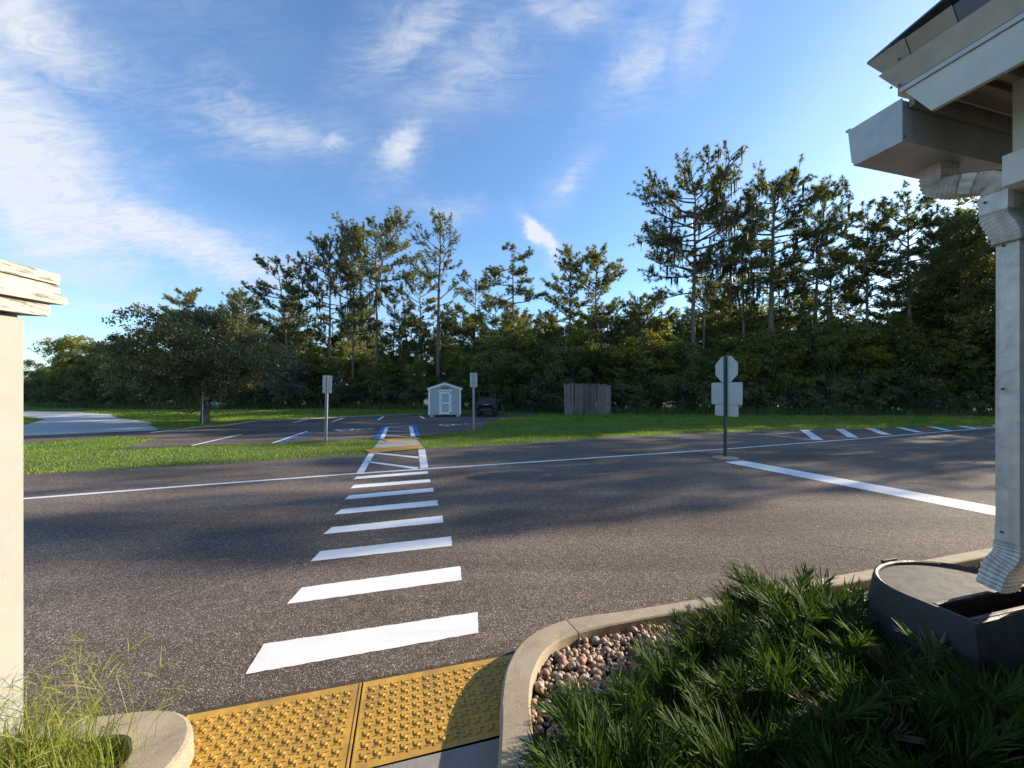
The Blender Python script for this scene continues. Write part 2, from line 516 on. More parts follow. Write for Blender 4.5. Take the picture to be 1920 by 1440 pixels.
M['tanmetal'] = m_simple('tan_flashing', (0.34, 0.30, 0.24), 0.5, 0.25, var=0.16, nscale=7, dirt=(0.17, 0.13, 0.10), dirt_amt=0.55, dscale=5)
M['roofmetal'] = m_simple('blue_grey_roof_metal', (0.12, 0.16, 0.20), 0.4, 0.4, var=0.1)
M['gutter'] = m_simple('gutter_metal', (0.46, 0.45, 0.43), 0.55, 0.2, var=0.08, nscale=8, dirt=(0.24, 0.22, 0.20), dirt_amt=0.45, dscale=4)
M['spout'] = m_simple('weathered_downspout', (0.60, 0.57, 0.52), 0.5, 0.25, var=0.16, nscale=14, dirt=(0.26, 0.24, 0.21), dirt_amt=0.55, dscale=8)
M['barrel'] = m_simple('charcoal_barrel_plastic', (0.026, 0.025, 0.028), 0.6, var=0.14, nscale=6, dirt=(0.10, 0.095, 0.09), dirt_amt=0.35, bump=0.3, bscale=120)
M['barrelcap'] = m_simple('barrel_lid_wood_grain', (0.055, 0.049, 0.045), 0.75, var=0.2, nscale=10, bump=0.1, bscale=80)
M['peel'] = m_weather('peeling_white_wall_paint', (0.285, 0.288, 0.262), (0.15, 0.18, 0.14), 0.6, stretch=(9, 9, 0.8), scale=2.2, thr=0.64)
M['peelcap'] = m_weather('peeling_cap_paint', (0.40, 0.395, 0.34), (0.17, 0.14, 0.115), 0.85, stretch=(3.0, 2.0, 26), scale=3.2, thr=0.545)
M['screw'] = m_simple('rusty_screw', (0.12, 0.07, 0.05), 0.7)
M['needles'] = m_leaf('pine_needles', ((0.058, 0.080, 0.027), (0.112, 0.140, 0.045), (0.217, 0.225, 0.073)), 0.42)
M['needles_pale'] = m_leaf('pale_pine_needles', ((0.077, 0.094, 0.028), (0.138, 0.154, 0.044), (0.231, 0.226, 0.072)), 0.35)
M['oakleaf'] = m_leaf('oak_leaves', ((0.065, 0.072, 0.033), (0.123, 0.128, 0.054), (0.232, 0.216, 0.089)), 0.35)
M['woodleaf'] = m_leaf('wood_leaves', ((0.077, 0.094, 0.032), (0.149, 0.169, 0.055), (0.279, 0.276, 0.081)), 0.45)
M['yellowleaf'] = m_leaf('yellow_green_leaves', ((0.069, 0.081, 0.016), (0.149, 0.161, 0.030), (0.287, 0.270, 0.046)), 0.48)
M['shrubleaf'] = m_leaf('shrub_leaves', ((0.063, 0.078, 0.035), (0.112, 0.131, 0.055), (0.196, 0.203, 0.087)), 0.38)
M['greyleaf'] = m_leaf('grey_twig_leaves', ((0.090, 0.084, 0.066), (0.164, 0.149, 0.120), (0.269, 0.247, 0.194)), 0.15)
M['moss'] = m_leaf('hanging_moss', ((0.050, 0.044, 0.034), (0.095, 0.082, 0.064), (0.150, 0.130, 0.100)), 0.25)
M['bark'] = m_bark('pine_bark', (0.06, 0.042, 0.032), (0.23, 0.165, 0.125))
M['oakbark'] = m_bark('oak_bark', (0.04, 0.034, 0.028), (0.135, 0.115, 0.095))
M['grass'] = m_leaf('lawn_grass', ((0.072, 0.144, 0.013), (0.136, 0.232, 0.022), (0.270, 0.314, 0.056)), 0.35, vscale=0.45)
M['weeds'] = m_leaf('weed_grass', ((0.11, 0.16, 0.022), (0.21, 0.26, 0.042), (0.36, 0.35, 0.10)), 0.4, vscale=3)
M['cycad'] = m_leaf('cycad_leaflets', ((0.018, 0.041, 0.007), (0.038, 0.080, 0.011), (0.078, 0.128, 0.023)), 0.3, rough=0.6, vscale=2.0, spec=0.18)
M['straw'] = m_simple('dry_straw', (0.17, 0.12, 0.06), 0.9)

# ------------------------------------------------------------------ the ground, road, lot, walk
ground = sheet('ground', [(-1500, -1500), (1500, -1500), (1500, 1500), (-1500, 1500)], -0.012, M['ground'])
tag(ground, kind='structure')

ROAD_FAR = [(-60, -13.0), (-30, -0.6), G(45, 890), G(350, 873), G(690, 852), G(795, 842), G(960, 833), G(1160, 818), G(1350, 810.5), G(1500, 806), G(1885, 797), (29, 18.6), (36, 15.5), (70, -2), (110, -25)]
ROAD = [(110, -45), (40, -22), (-60, -40)] + ROAD_FAR
road = tag(sheet('road', ROAD, 0.0, M['asphalt']), kind='structure')

LOT = [(-60, -5.5), (-15.9, 12.1), G(150, 823), G(218, 819), G(301, 821), G(251, 836), G(222, 843), G(359, 837), G(554, 830), G(700, 823.5), G(778, 819), G(850, 811), G(906, 803), G(911, 793), G(941, 785),
       G(985, 781), G(1010, 776), G(930, 776), G(800, 777), G(720, 779), G(575, 786), G(484, 790), G(426, 798.5), G(360, 803), G(290, 807), G(43, 817), (-60, 2)]
lot = tag(sheet('parking_lot', LOT, 0.004, M['asphalt_lot']), kind='structure')
lot.name = 'parking_lot_pavement'

DRIVE = [G(43, 817), G(285, 808), G(300, 804), G(281, 797), G(286, 792), G(222, 784), G(207, 776), G(137, 772), G(43, 770.5), (-75, 44), (-75, 33), G(30, 779), G(82, 787), G(43, 797), (-48, 15.5), (-48, 4)]
drive = tag(sheet('drive_road', DRIVE, -0.004, M['drive']), kind='structure')

WALK = [G(692, 850.5), G(795, 841), G(778, 820), G(712, 825.5)]
walk = tag(sheet('walk_path', WALK, 0.010, M['walk']), kind='structure')

# pale concrete edging round the far side of the lot
mb = MB()
edge = [G(360, 803), G(426, 798.5), G(484, 790), G(575, 786), G(720, 779), G(800, 777)]
for i in range(len(edge) - 1):
    p, q = Vector((*edge[i], 0)), Vector((*edge[i+1], 0)); t = (q - p).normalized(); n = Vector((-t.y, t.x, 0))
    mb.add([p + Vector((0,0,-.02)), q + Vector((0,0,-.02)), q + n*.22 + Vector((0,0,-.02)), p + n*.22 + Vector((0,0,-.02)), p + Vector((0,0,.05)), q + Vector((0,0,.05)), q + n*.22 + Vector((0,0,.05)), p + n*.22 + Vector((0,0,.05))],
           ((3,2,1,0),(4,5,6,7),(0,1,5,4),(1,2,6,5),(2,3,7,6),(3,0,4,7)))
tag(mb.build('lot_kerb', M['concrete']), kind='structure')

# ------------------------------------------------------------------ painted markings (children of the road and the lot)
def marking(name, pts, parent, mat=None, z=0.003, jit=0.0035, step=0.05):
    """a painted shape with a slightly uneven edge"""
    r = random.Random(len(bpy.data.objects))
    out = []
    n = len(pts)
    for i in range(n):
        p, q = np.array(pts[i], float), np.array(pts[(i+1) % n], float)
        L_ = np.linalg.norm(q - p); k = max(1, min(90, int(L_ / step)))
        t = (q - p) / max(L_, 1e-6); nn = np.array((-t[1], t[0]))
        for j in range(k):
            w = p + (q - p) * j / k
            if j: w = w + nn * r.uniform(-jit, jit)
            out.append(tuple(w))
    return sheet(name, out, z, mat or M['paint'], parent)

def band(name, line, w, parent, mat=None, z=0.003):
    """a painted line of width w along a polyline, its edges slightly uneven"""
    rr_ = random.Random(len(bpy.data.objects))
    P = []
    for i in range(len(line) - 1):
        a, b_ = np.array(line[i], float), np.array(line[i+1], float); k = max(1, int(np.linalg.norm(b_ - a) / .25))
        P += [a + (b_ - a) * j / k for j in range(k)]
    P.append(np.array(line[-1], float)); vs = []; fs = []
    for i, p in enumerate(P):
        t = P[min(i+1, len(P)-1)] - P[max(i-1, 0)]; t = t / np.linalg.norm(t); n = np.array((-t[1], t[0]))
        for sg in (1, -1): vs.append((*(p + n * sg * (w / 2 + rr_.uniform(-.005, .005))), z))
    for i in range(len(P) - 1): fs.append((2*i+1, 2*i+3, 2*i+2, 2*i))
    me = bpy.data.meshes.new(name); me.from_pydata(vs, [], fs)
    return link(name, me, mat or M['paint'], parent)

stripes = [((460, 1265), (897, 1187), (896, 1148), (494, 1208)), ((538, 1133), (866, 1088), (863, 1062), (566, 1102)), ((582, 1053), (847, 1024), (846, 1006), (600, 1034)),
           ((606, 1002), (831, 980), (830, 967), (622, 989)), ((627, 965), (821, 948), (820, 938), (640, 955)), ((646, 937), (813, 922), (812, 915), (655, 929)),
           ((657, 916), (807, 904), (806, 898.5), (664, 909.5)), ((662, 899), (803, 888), (802, 883.5), (669, 894))]
for s in stripes:
    marking('crosswalk_stripe', [G(*p) for p in s], road)
edge_line = [(-30, -3.2), G(47, 935), G(350, 911.5), G(660, 888.5), G(1010, 865.5), G(1360, 842), G(1620, 822), G(1885, 799.5), (29, 18.2), (36, 15.1)]
band('edge_line', edge_line, 0.11, road)
# the hatched strip between the edge line and the far walk
marking('crossing_side_line', [G(667, 889.5), G(681, 889), G(703, 849.5), G(691, 851)], road, z=0.006)
marking('crossing_side_line', [G(788, 879), G(803, 877), G(797, 842.5), G(784, 843.5)], road, z=0.006)
marking('crossing_hatch', [G(700, 850.5), G(706, 849), G(788, 857), G(787, 860)], road, z=0.006)
marking('crossing_hatch', [G(690, 867.5), G(692, 865), G(785, 877), G(781, 880.5)], road, z=0.006)
marking('stop_bar', [G(1358, 866.5), G(1392, 863.5), G(1905, 957), G(1905, 974.5)], road)
# hatching beside the right lane
band('gore_line', [G(1368, 809.5), G(1440, 815.5), G(1522, 824.5)], 0.10, road, z=0.006)
for a, b_ in (((1507, 806), (1534, 825)), ((1574, 804.5), (1600, 820.5)), ((1630, 803.5), (1664, 815.5)), ((1686, 801.5), (1725, 811)), ((1745, 800), (1780, 807.5)), ((1802, 799), (1832, 804.5)), ((1866, 798), (1884, 801))):
    band('hatch_line', [G(*a), G(*b_)], 0.30, road, z=0.006)
# the lot: stalls, aisle, wheelchair signs
ZL = 0.012
band('stall_line', [G(360, 836), G(453, 814.5)], 0.10, lot, z=ZL)
band('stall_line', [G(511, 831.5), G(576, 809)], 0.10, lot, z=ZL)
band('blue_stall_line', [G(524, 831), G(586, 809)], 0.12, lot, M['blue'], z=ZL)
band('blue_stall_line', [G(706.5, 824), G(719, 801.5)], 0.17, lot, M['blue'], z=ZL)
band('aisle_side_line', [G(715.5, 823.5), G(726, 801)], 0.16, lot, z=ZL)
band('aisle_side_line', [G(775, 820.5), G(770, 799.5)], 0.16, lot, z=ZL)
band('blue_stall_line', [G(783, 818), G(778, 800)], 0.17, lot, M['blue'], z=ZL)
band('aisle_end_line', [G(727, 801), G(770, 799.5)], 0.12, lot, z=ZL + .004)
for a, b_ in (((722, 817.5), (772, 819.8)), ((725, 808.6), (770.5, 811)), ((727.5, 801.8), (769, 803.8))):
    band('aisle_hatch', [G(*a), G(*b_)], 0.10, lot, z=ZL + .004)
for a, b_ in (((622, 791.5), (643, 784.5)), ((709, 788), (719, 781)), ((795, 785), (787, 780)), ((548, 793), (575, 787)), ((283, 811.5), (358, 803.5))):
    band('far_stall_line', [G(*a), G(*b_)], 0.16, lot, z=ZL)
band('paving_seam', [G(360, 804), G(560, 796.5), G(700, 791), G(860, 785)], 0.07, lot, M['walk'], z=ZL)

def wheelchair(px, py, rz, s):
    """the wheelchair symbol as painted strokes, joined into one painted part"""
    x, y = G(px, py); mbx = MB()
    def stroke(pts, w):
        P = [np.array(p, float) for p in pts]
        for i in range(len(P) - 1):
            t = P[i+1] - P[i]; t /= np.linalg.norm(t); n = np.array((-t[1], t[0])) * w / 2
            q = [P[i]-n-t*w*.3, P[i+1]-n+t*w*.3, P[i+1]+n+t*w*.3, P[i]+n-t*w*.3]
            mbx.add([(a[0]*s, a[1]*s, 0.0004*i) for a in q], ((0, 1, 2, 3),))
    ring = [(0.05+.42*math.cos(a), -.25+.42*math.sin(a)) for a in np.linspace(R(110), R(390), 16)]
    stroke(ring, .11)
    stroke([(-.06, .55), (-.02, .02), (.34, .0), (.52, -.48), (.68, -.40)], .14)
    stroke([(-.04, .28), (.28, .28)], .11)
    n = 14
    mbx.add([(-.07*s+.13*s*math.cos(2*math.pi*k/n), .80*s+.13*s*math.sin(2*math.pi*k/n), 0) for k in range(n)], (tuple(range(n)),))
    o = mbx.build('wheelchair_symbol', M['paint'], lot, fix=False)
    o.location = (x, y, 0.013); o.rotation_euler = (0, 0, rz)
wheelchair(660, 805.5, R(-70), 0.95)
wheelchair(848, 796.5, R(-66), 0.95)

band('pavement_crack', [G(1540, 1022), G(1620, 1030), G(1690, 1041), G(1760, 1047)], 0.010, road, M['soil'], z=.002)
band('pavement_crack', [G(985, 905), G(1120, 893), G(1240, 882), G(1330, 874.5)], 0.020, road, M['soil'], z=.002)

# ------------------------------------------------------------------ yellow tactile paving
ALONG = np.array((0.9649, 0.2626)); INTO = np.array((0.2626, -0.9649))     # along the kerb; away from the road
def dome_mesh():
    mbx = MB()
    mbx.lathe([(0.0120, 0), (0.0112, 0.0035), (0.008, 0.0060), (0.003, 0.0066)], 9)
    me = bpy.data.meshes.new('dome'); me.from_pydata(mbx.v, [], mbx.f)
    for p in me.polygons: p.use_smooth = True
    me.materials.append(M['tactile'])
    return me
DOME = dome_mesh()

def tactile(origin, w, d, label, along=ALONG, into=INTO, dome=0.060, z=0.012, ribs=True, dscale=1.0, tilt=0.0):
    ang = math.atan2(along[1], along[0])
    root = empty('tactile_panel', (origin[0], origin[1], z), ang)
    root.rotation_euler = (tilt, 0, ang)
    tag(root, label, 'tactile paving', 'yellow tactile panels')
    mbx = MB(); mbx.box(0.004, w - 0.004, -d, 0, -0.03, 0.0)
    mbx.build('plate', M['tactile'], root, bevel=0.003)
    nx, ny = int((w - .03) / dome), int((d - .03) / dome)
    ox, oy = (w - (nx - 1) * dome) / 2, (d - (ny - 1) * dome) / 2
    for i in range(nx):
        for j in range(ny):
            o = bpy.data.objects.new('dome', DOME); C.objects.link(o); o.parent = root
            o.location = (ox + i * dome, -oy - j * dome, 0); o.scale = (dscale, dscale, dscale)
    if ribs:                # raised little crosses between the domes
        r = MB(); h = dome / 2
        for i in range(nx * 2):
            for j in range(ny * 2):
                x, y = ox + (i - .5) * h, -oy - (j - .5) * h
                if not (0.02 < x < w - .02 and -d + .02 < y < -.02): continue
                if (i + j) % 2: r.box(x - .011, x + .011, y - .0017, y + .0017, 0, .0036)
                else: r.box(x - .0017, x + .0017, y - .011, y + .011, 0, .0036)
        tag(r.build('tread_pattern', M['tactile'], root, fix=False), kind='stuff')
        for xr in (.006, w - .014):
            r = MB(); r.box(xr, xr + .008, -d + .004, -.004, 0, .003); r.build('rim', M['tactile'], root)
    return root
A0 = np.array(G(350, 1345)); A1 = np.array(G(680, 1283)); A2 = np.array(G(958, 1226))
tactile(A0, float(np.linalg.norm(A1 - A0)), 0.56, 'yellow tactile panel lying next to the grassy planter end')
tactile(A1, float(np.linalg.norm(A2 - A1)) + 0.12, 0.56, 'yellow tactile panel half in shadow, against the curved kerb')
F0, F1 = np.array(G(692, 850)), np.array(G(795, 841)); al = (F1 - F0) / np.linalg.norm(F1 - F0)
tactile(F0, float(np.linalg.norm(F1 - F0)), 0.0 + 0.62, 'yellow tactile strip at the road end of the far walk', al, np.array((al[1], -al[0])), 0.10, 0.030, False, 1.9).location = (*(F0 + np.array((-al[1], al[0])) * 0.62), 0.03)
F0, F1 = np.array(G(715, 825)), np.array(G(776, 820.5)); al = (F1 - F0) / np.linalg.norm(F1 - F0)
tactile(F0, float(np.linalg.norm(F1 - F0)), 0.62, 'yellow tactile strip at the parking end of the far walk', al, np.array((al[1], -al[0])), 0.10, 0.030, False, 1.9)

# concrete ramp behind the near panels and the worn edge where asphalt meets them
c0 = A0 + INTO * 0.562; c1 = A2 + ALONG * .12 + INTO * 0.562
ramp = sheet('ramp_pavement', [tuple(c0 - ALONG * .3), tuple(c1), tuple(c1 + INTO * 3), tuple(c0 - ALONG * .3 + INTO * 3)], 0.012, M['walk'])
tag(ramp, kind='structure')
mb = MB(); rr = random.Random(4); k = 170
top = []; bot = []
for i in range(k + 1):
    p = A0 - ALONG * .25 + ALONG * (np.linalg.norm(A2 - A0) + .40) * i / k
    top.append(p - INTO * (0.016 + rr.uniform(0, .034))); bot.append(p - INTO * 0.001)
for i in range(k):
    mb.add([(*bot[i], .004), (*bot[i+1], .004), (*top[i+1], .006), (*top[i], .006)], ((0, 1, 2, 3),))
mb.build('asphalt_joint', M['soil'], road, fix=False)

# ------------------------------------------------------------------ kerbs
def kerb(rootname, outer, inner, h, joints, parts=7, zin=0.03):
    O = [np.array(p) for p in catmull(outer, parts)]; I = [np.array(p) for p in catmull(inner, parts)]
    root = empty(rootname, (float(O[0][0]), float(O[0][1]), 0)); tag(root, kind='structure')
    base = Vector((float(O[0][0]), float(O[0][1]), 0))
    prof = [(-0.03, -.03), (0.0, h - .028), (0.03, h - .010), (0.10, h), (0.93, h + .003), (0.985, h - .006), (1.0, h - .022), (1.0, zin)]
    cuts = [0] + joints + [len(O) - 1]
    for s in range(len(cuts) - 1):
        a, b_ = cuts[s], cuts[s+1]
        rings = []
        for i in range(a, b_ + 1):
            o, q = O[i].copy(), I[i].copy()
            sh = 0.004
            if i == a and a > 0: d = O[i+1] - O[i]; d /= np.linalg.norm(d); o = o + d * sh; q = q + d * sh
            if i == b_ and b_ < len(O) - 1: d = O[i] - O[i-1]; d /= np.linalg.norm(d); o = o - d * sh; q = q - d * sh
            rings.append([Vector((*(o + (q - o) * f), z)) - base for f, z in prof])
        n = len(prof); mbx = MB(); vs = [v for r in rings for v in r]; fs = []
        for i in range(len(rings) - 1):
            for k in range(n - 1): fs.append((i*n+k, i*n+k+1, (i+1)*n+k+1, (i+1)*n+k))
        fs += [tuple(range(n)), tuple(range(len(vs) - 1, len(vs) - n - 1, -1))]
        mbx.add(vs, fs)
        o = mbx.build('kerb_segment', M['concrete'], root)
        for p in o.data.polygons: p.use_smooth = True
        o.data.set_sharp_from_angle(angle=R(28))
    return root
KZ = 0.13
outer = [(0.02, 0.6), (-0.055, 1.35), G(938, 1340, KZ), G(938, 1310, KZ), G(950, 1245, KZ), G(985, 1195, KZ), G(1060, 1160, KZ), G(1200, 1139, KZ), G(1420, 1103, KZ), G(1640, 1065, KZ), G(1890, 1020, KZ), (9.0, 5.05), (16, 6.95)]
inner = [(0.19, 0.6), (0.115, 1.35), G(1000, 1370, KZ), G(995, 1310, KZ), G(1003, 1260, KZ), G(1030, 1215, KZ), G(1085, 1187, KZ), G(1205, 1161, KZ), G(1430, 1122, KZ), G(1650, 1083, KZ), G(1890, 1037, KZ), (9.05, 4.90), (16.05, 6.80)]
kerb('bed_kerb', outer, inner, KZ, [7*6, 7*8, 7*10, 7*11])
louter = [(-1.43, 0.8), (-1.435, 1.45), (-1.445, 1.70), (-1.53, 1.84), (-1.68, 1.91), (-1.90, 1.90), (-2.3, 1.80), (-3.4, 1.49)]
linner = [(-1.64, 0.8), (-1.645, 1.45), (-1.66, 1.64), (-1.72, 1.72), (-1.80, 1.755), (-1.94, 1.735), (-2.34, 1.64), (-3.45, 1.33)]
kerb('planter_kerb', louter, linner, 0.12, [7*6])

# ------------------------------------------------------------------ pebble bed
bedpoly = [(0.19, 0.3), (0.115, 1.35), G(1000, 1370, KZ), G(995, 1310, KZ), G(1003, 1260, KZ), G(1030, 1215, KZ), G(1085, 1187, KZ), G(1205, 1161, KZ), G(1430, 1122, KZ), G(1650, 1083, KZ), G(1890, 1037, KZ), (9.05, 4.90), (10, 1), (6, -1), (1, -.5)]
bed = tag(sheet('bed_ground', bedpoly, 0.045, M['soil']), kind='structure')
lbed = tag(sheet('planter_ground', [(-1.64, 0.6), (-1.66, 1.64), (-1.74, 1.73), (-1.94, 1.735), (-2.34, 1.64), (-3.45, 1.33), (-3.5, 0.6)], 0.07, M['soil']), kind='structure')

def stone_verts(seed):
    r = np.random.default_rng(seed)
    rows, cols = 6, 8; V = []; F = []
    for i in range(rows):
        th = math.pi * i / (rows - 1)
        for j in range(cols):
            ph = 2 * math.pi * j / cols
            V.append((math.sin(th)*math.cos(ph), math.sin(th)*math.sin(ph), math.cos(th)))
    V = np.array(V); sc3 = np.array((1.0, r.uniform(.7, .95), r.uniform(.55, .75)))
    bumpd = 1 + 0.07 * np.sin(V @ r.normal(0, 2.2, 3) + r.uniform(0, 6)) + 0.03 * np.sin(V @ r.normal(0, 4, 3))
    V = V * bumpd[:, None] * sc3
    for i in range(rows - 1):
        for j in range(cols):
            F.append((i*cols+j, i*cols+(j+1) % cols, (i+1)*cols+(j+1) % cols, (i+1)*cols+j))
    return V, np.array(F)
SV = [stone_verts(s) for s in range(7)]
SM = []
for i, (v, f) in enumerate(SV):
    me = mesh_np('pebble', v, f, True); me.materials.append(M['stone']); SM.append(me)

def rotm(r):
    q = r.normal(0, 1, 4); q /= np.linalg.norm(q); w, x, y, z = q
    return np.array(((1-2*(y*y+z*z), 2*(x*y-z*w), 2*(x*z+y*w)), (2*(x*y+z*w), 1-2*(x*x+z*z), 2*(y*z-x*w)), (2*(x*z-y*w), 2*(y*z+x*w), 1-2*(x*x+y*y))))
r = np.random.default_rng(5)
pts = []
tries = 0
while len(pts) < 3600 and tries < 40000:
    tries += 1
    if r.random() < 0.62: x, y = r.uniform(0.08, 1.2), r.uniform(1.5, 2.75)
    else: x, y = r.uniform(0.9, 5.0), r.uniform(2.0, 3.8)
    if not inside(bedpoly, np.array([x]), np.array([y]))[0]: continue
    dk = y - (2.50 + 0.283 * (x - .45))
    if x > 1.0 and dk < -0.75 and not (2.0 < x): continue
    s = float(np.clip(r.lognormal(-4.25, .38), .008, .034))
    pts.append((x, y, s))
def stone_rank(p): return math.hypot(p[0] - .35, p[1] - 2.2) - p[2] * 8
pts.sort(key=stone_rank)
gV, gF, nv = [], [], 0
for k, (x, y, s) in enumerate(pts):
    z = 0.05 + s * .45 + r.uniform(0, .022)
    if k < 300:
        o = bpy.data.objects.new('pebble', SM[int(r.integers(7))]); C.objects.link(o); o.parent = bed
        o.location = (x, y, z); o.scale = (s, s, s); o.rotation_euler = tuple(r.uniform(-.5, .5, 2)) + (r.uniform(0, 6.28),)
    else:
        v, f = SV[int(r.integers(7))]
        gV.append((v * s) @ rotm(r).T + np.array((x, y, z))); gF.append(f + nv); nv += len(v)
gv = link('gravel', mesh_np('gravel', np.concatenate(gV), np.concatenate(gF), True), M['stone'], bed)
tag(gv, kind='stuff')

# ------------------------------------------------------------------ the building on the right: eave, gutter, downspout, barrel
BO = np.array((2.0, 1.974)); BA = np.array((0.9659, 0.2588)); BB = np.array((0.2588, -0.9659))
BMX = Matrix(((BA[0], BB[0], 0, BO[0]), (BA[1], BB[1], 0, BO[1]), (0, 0, 1, 0), (0, 0, 0, 1)))   # a along the road, b away from it
def bb(mb_, a0, a1, b0, b1, z0, z1): mb_.box(a0, a1, b0, b1, z0, z1)

house = empty('porch_building'); house.matrix_world = BMX
tag(house, 'cream building corner with metal roof edge and wide eaves', 'building')
def hpart(name, mat, *boxes, bevel=0.003):
    m_ = MB()
    for b_ in boxes: m_.box(*b_)
    return m_.build(name, mat, house, bevel=bevel)
hpart('wall', M['white'], (0.61, 7, 0.27, 7, 0, 2.688))
hpart('added_shade_roof', M['soffit'], (-4.6, -0.02, 0.95, 6, 3.10, 3.24))  # added roof, out of view, keeps sky light off the cycad bed
hpart('added_roof_post', M['white'], (-0.35, -0.22, 4.2, 4.33, 0, 3.099)); hpart('added_roof_post', M['white'], (-4.4, -4.27, 4.2, 4.33, 0, 3.099))  # posts under the added roof, also out of view
hpart('added_back_wall', M['white'], (-4.6, -0.02, 5.6, 5.75, 0, 3.099))  # wall closing the back of the added roof, out of view
hpart('column', M['white'], (0.44, 0.60, 0.24, 0.40, 0.0, 2.69))
hpart('beam', M['white'], (0.34, 0.50, 0.20, 5.0, 2.69, 2.84), (0.505, 7, 0.205, 0.36, 2.695, 2.838))
hpart('stud_post', M['cream'], (0.385, 0.47, 0.215, 0.30, 2.845, 3.235))
hpart('soffit', M['soffit'], (0.03, 7, 0.03, 6, 3.245, 3.265))
hpart('ledger_board', M['soffit'], (0.04, 7, 0.215, 0.25, 3.19, 3.243), (0.04, 7, 0.12, 0.16, 3.215, 3.244))
hpart('fascia_back_board', M['soffit'], (0.045, 7, 0.004, 0.028, 3.16, 3.243))
# side fascia: its lower corner is cut on a slant
def slab(name, mat, pts, a0, a1, bevel=0.002):
    """outline in (b,z), thick from a0 to a1"""
    m_ = MB(); n = len(pts)
    vs = [(a0, p[0], p[1]) for p in pts] + [(a1, p[0], p[1]) for p in pts]
    m_.add(vs, [tuple(range(n)), tuple(range(2*n-1, n-1, -1))] + [(i, i+n, (i+1) % n+n, (i+1) % n) for i in range(n)])
    return m_.build(name, mat, house, bevel=bevel)
slab('fascia', M['cream'], [(0.012, 3.228), (0.115, 3.058), (5.0, 3.058), (5.0, 3.228)], 0.0, 0.025)
slab('flashing_strip', M['gutter'], [(-0.004, 3.229), (-0.004, 3.252), (5.0, 3.252), (5.0, 3.229)], -0.012, 0.02)
# flared metal rake above the flashing, lapped sheets, then the roof edge
def flare(name, mat, a_lo, z_lo, a_hi, z_hi, b_lo, b_hi, bend, th=0.006, rise=0.0):
    m_ = MB()
    A = [(a_lo, b_lo, z_lo), (a_lo, bend, z_lo + rise * .6), (a_hi, bend, z_hi + rise), (a_hi, b_hi, z_hi)]
    Bk = [(x + th, y, z - .001) for x, y, z in A]
    m_.add(A + Bk, ((0,1,2,3), (7,6,5,4), (0,4,5,1), (1,5,6,2), (2,6,7,3), (3,7,4,0)))
    return m_.build(name, mat, house)
flare('rake_flashing', M['tanmetal'], -0.012, 3.254, -0.050, 3.362, -0.008, -0.072, 5.0)
flare('rake_cap', M['tanmetal'], -0.034, 3.368, -0.080, 3.445, -0.060, -0.104, 0.055)
flare('rake_cap', M['tanmetal'], -0.030, 3.369, -0.074, 3.443, 0.058, 0.058, 0.225)
flare('rake_cap', M['roofmetal'], -0.026, 3.370, -0.070, 3.440, 0.228, 0.228, 5.0)
m_ = MB(); m_.add([(-.08, -.104, 3.447), (7, -.104, 3.447), (7, 3.4, 3.95), (-.08, 3.4, 3.95), (-.08, -.104, 3.456), (7, -.104, 3.456), (7, 3.4, 3.96), (-.08, 3.4, 3.96)], ((3,2,1,0),(4,5,6,7),(0,1,5,4),(1,2,6,5),(2,3,7,6),(3,0,4,7)))
roof = m_.build('roof', M['roofmetal'], house)
for a in np.arange(0.25, 7, 0.42):
    m_ = MB(); m_.add([(a, -.10, 3.456), (a+.03, -.10, 3.456), (a+.03, 3.4, 3.96), (a, 3.4, 3.96), (a, -.10, 3.49), (a+.03, -.10, 3.49), (a+.03, 3.4, 3.995), (a, 3.4, 3.995)], ((3,2,1,0),(4,5,6,7),(0,1,5,4),(1,2,6,5),(2,3,7,6),(3,0,4,7)))
    m_.build('standing_seam', M['roofmetal'], roof)
m_ = MB(); m_.box(0.05, 7, -.045, 0.01, 3.256, 3.41); m_.build('eave_board', M['soffit'], house)
for (b_, z) in ((0.02, 3.375), (-0.03, 3.275), (0.20, 3.43), (0.004, 3.262)):
    m_ = MB(); m_.lathe([(0.006, 0), (0.006, 0.004), (0.003, 0.006)], 8, Matrix.Translation((-0.052 if z > 3.3 else -0.022, b_, z)) @ Matrix.Rotation(R(-90), 4, 'Y'))
    m_.build('screw', M['screw'], house)

# gutter: a box trough with its end cap
gut = empty('box_gutter'); gut.matrix_world = BMX
tag(gut, 'grey metal box gutter with closed end under the roof corner', 'gutter')
m_ = MB()
m_.box(0.006, 7, -0.226, 0.0, 2.985, 2.995); m_.box(0.006, 7, -0.010, 0.0, 2.996, 3.195)
m_.add([(0.006, -.226, 2.996), (7, -.226, 2.996), (7, -.247, 3.195), (0.006, -.247, 3.195), (0.006, -.218, 2.996), (7, -.218, 2.996), (7, -.239, 3.195), (0.006, -.239, 3.195)], ((3,2,1,0),(4,5,6,7),(0,1,5,4),(1,2,6,5),(2,3,7,6),(3,0,4,7)))
m_.build('trough', M['gutter'], gut)
m_ = MB(); n = 4
pl = [(0.004, 2.980), (-.196, 2.980), (-.232, 3.004), (-.251, 3.198), (0.002, 3.204)]
vs = [(0.0, p[0], p[1]) for p in pl] + [(0.005, p[0], p[1]) for p in pl]
m_.add(vs, [tuple(range(5)), tuple(range(9, 4, -1))] + [(i, i+5, (i+1) % 5+5, (i+1) % 5) for i in range(5)])
m_.build('end_cap', M['gutter'], gut, bevel=0.0015)
m_ = MB(); m_.box(0.0, 7, -.262, -.240, 3.196, 3.206); m_.build('front_lip', M['gutter'], gut)
for (a, z) in ((0.018, 3.16), (0.022, 3.01)):
    m_ = MB(); m_.lathe([(0.005, 0), (0.005, 0.003), (0.002, 0.005)], 8, Matrix.Translation((a, 0.0, z)) @ Matrix.Rotation(R(-90), 4, 'X')); m_.build('rivet', M['screw'], gut)

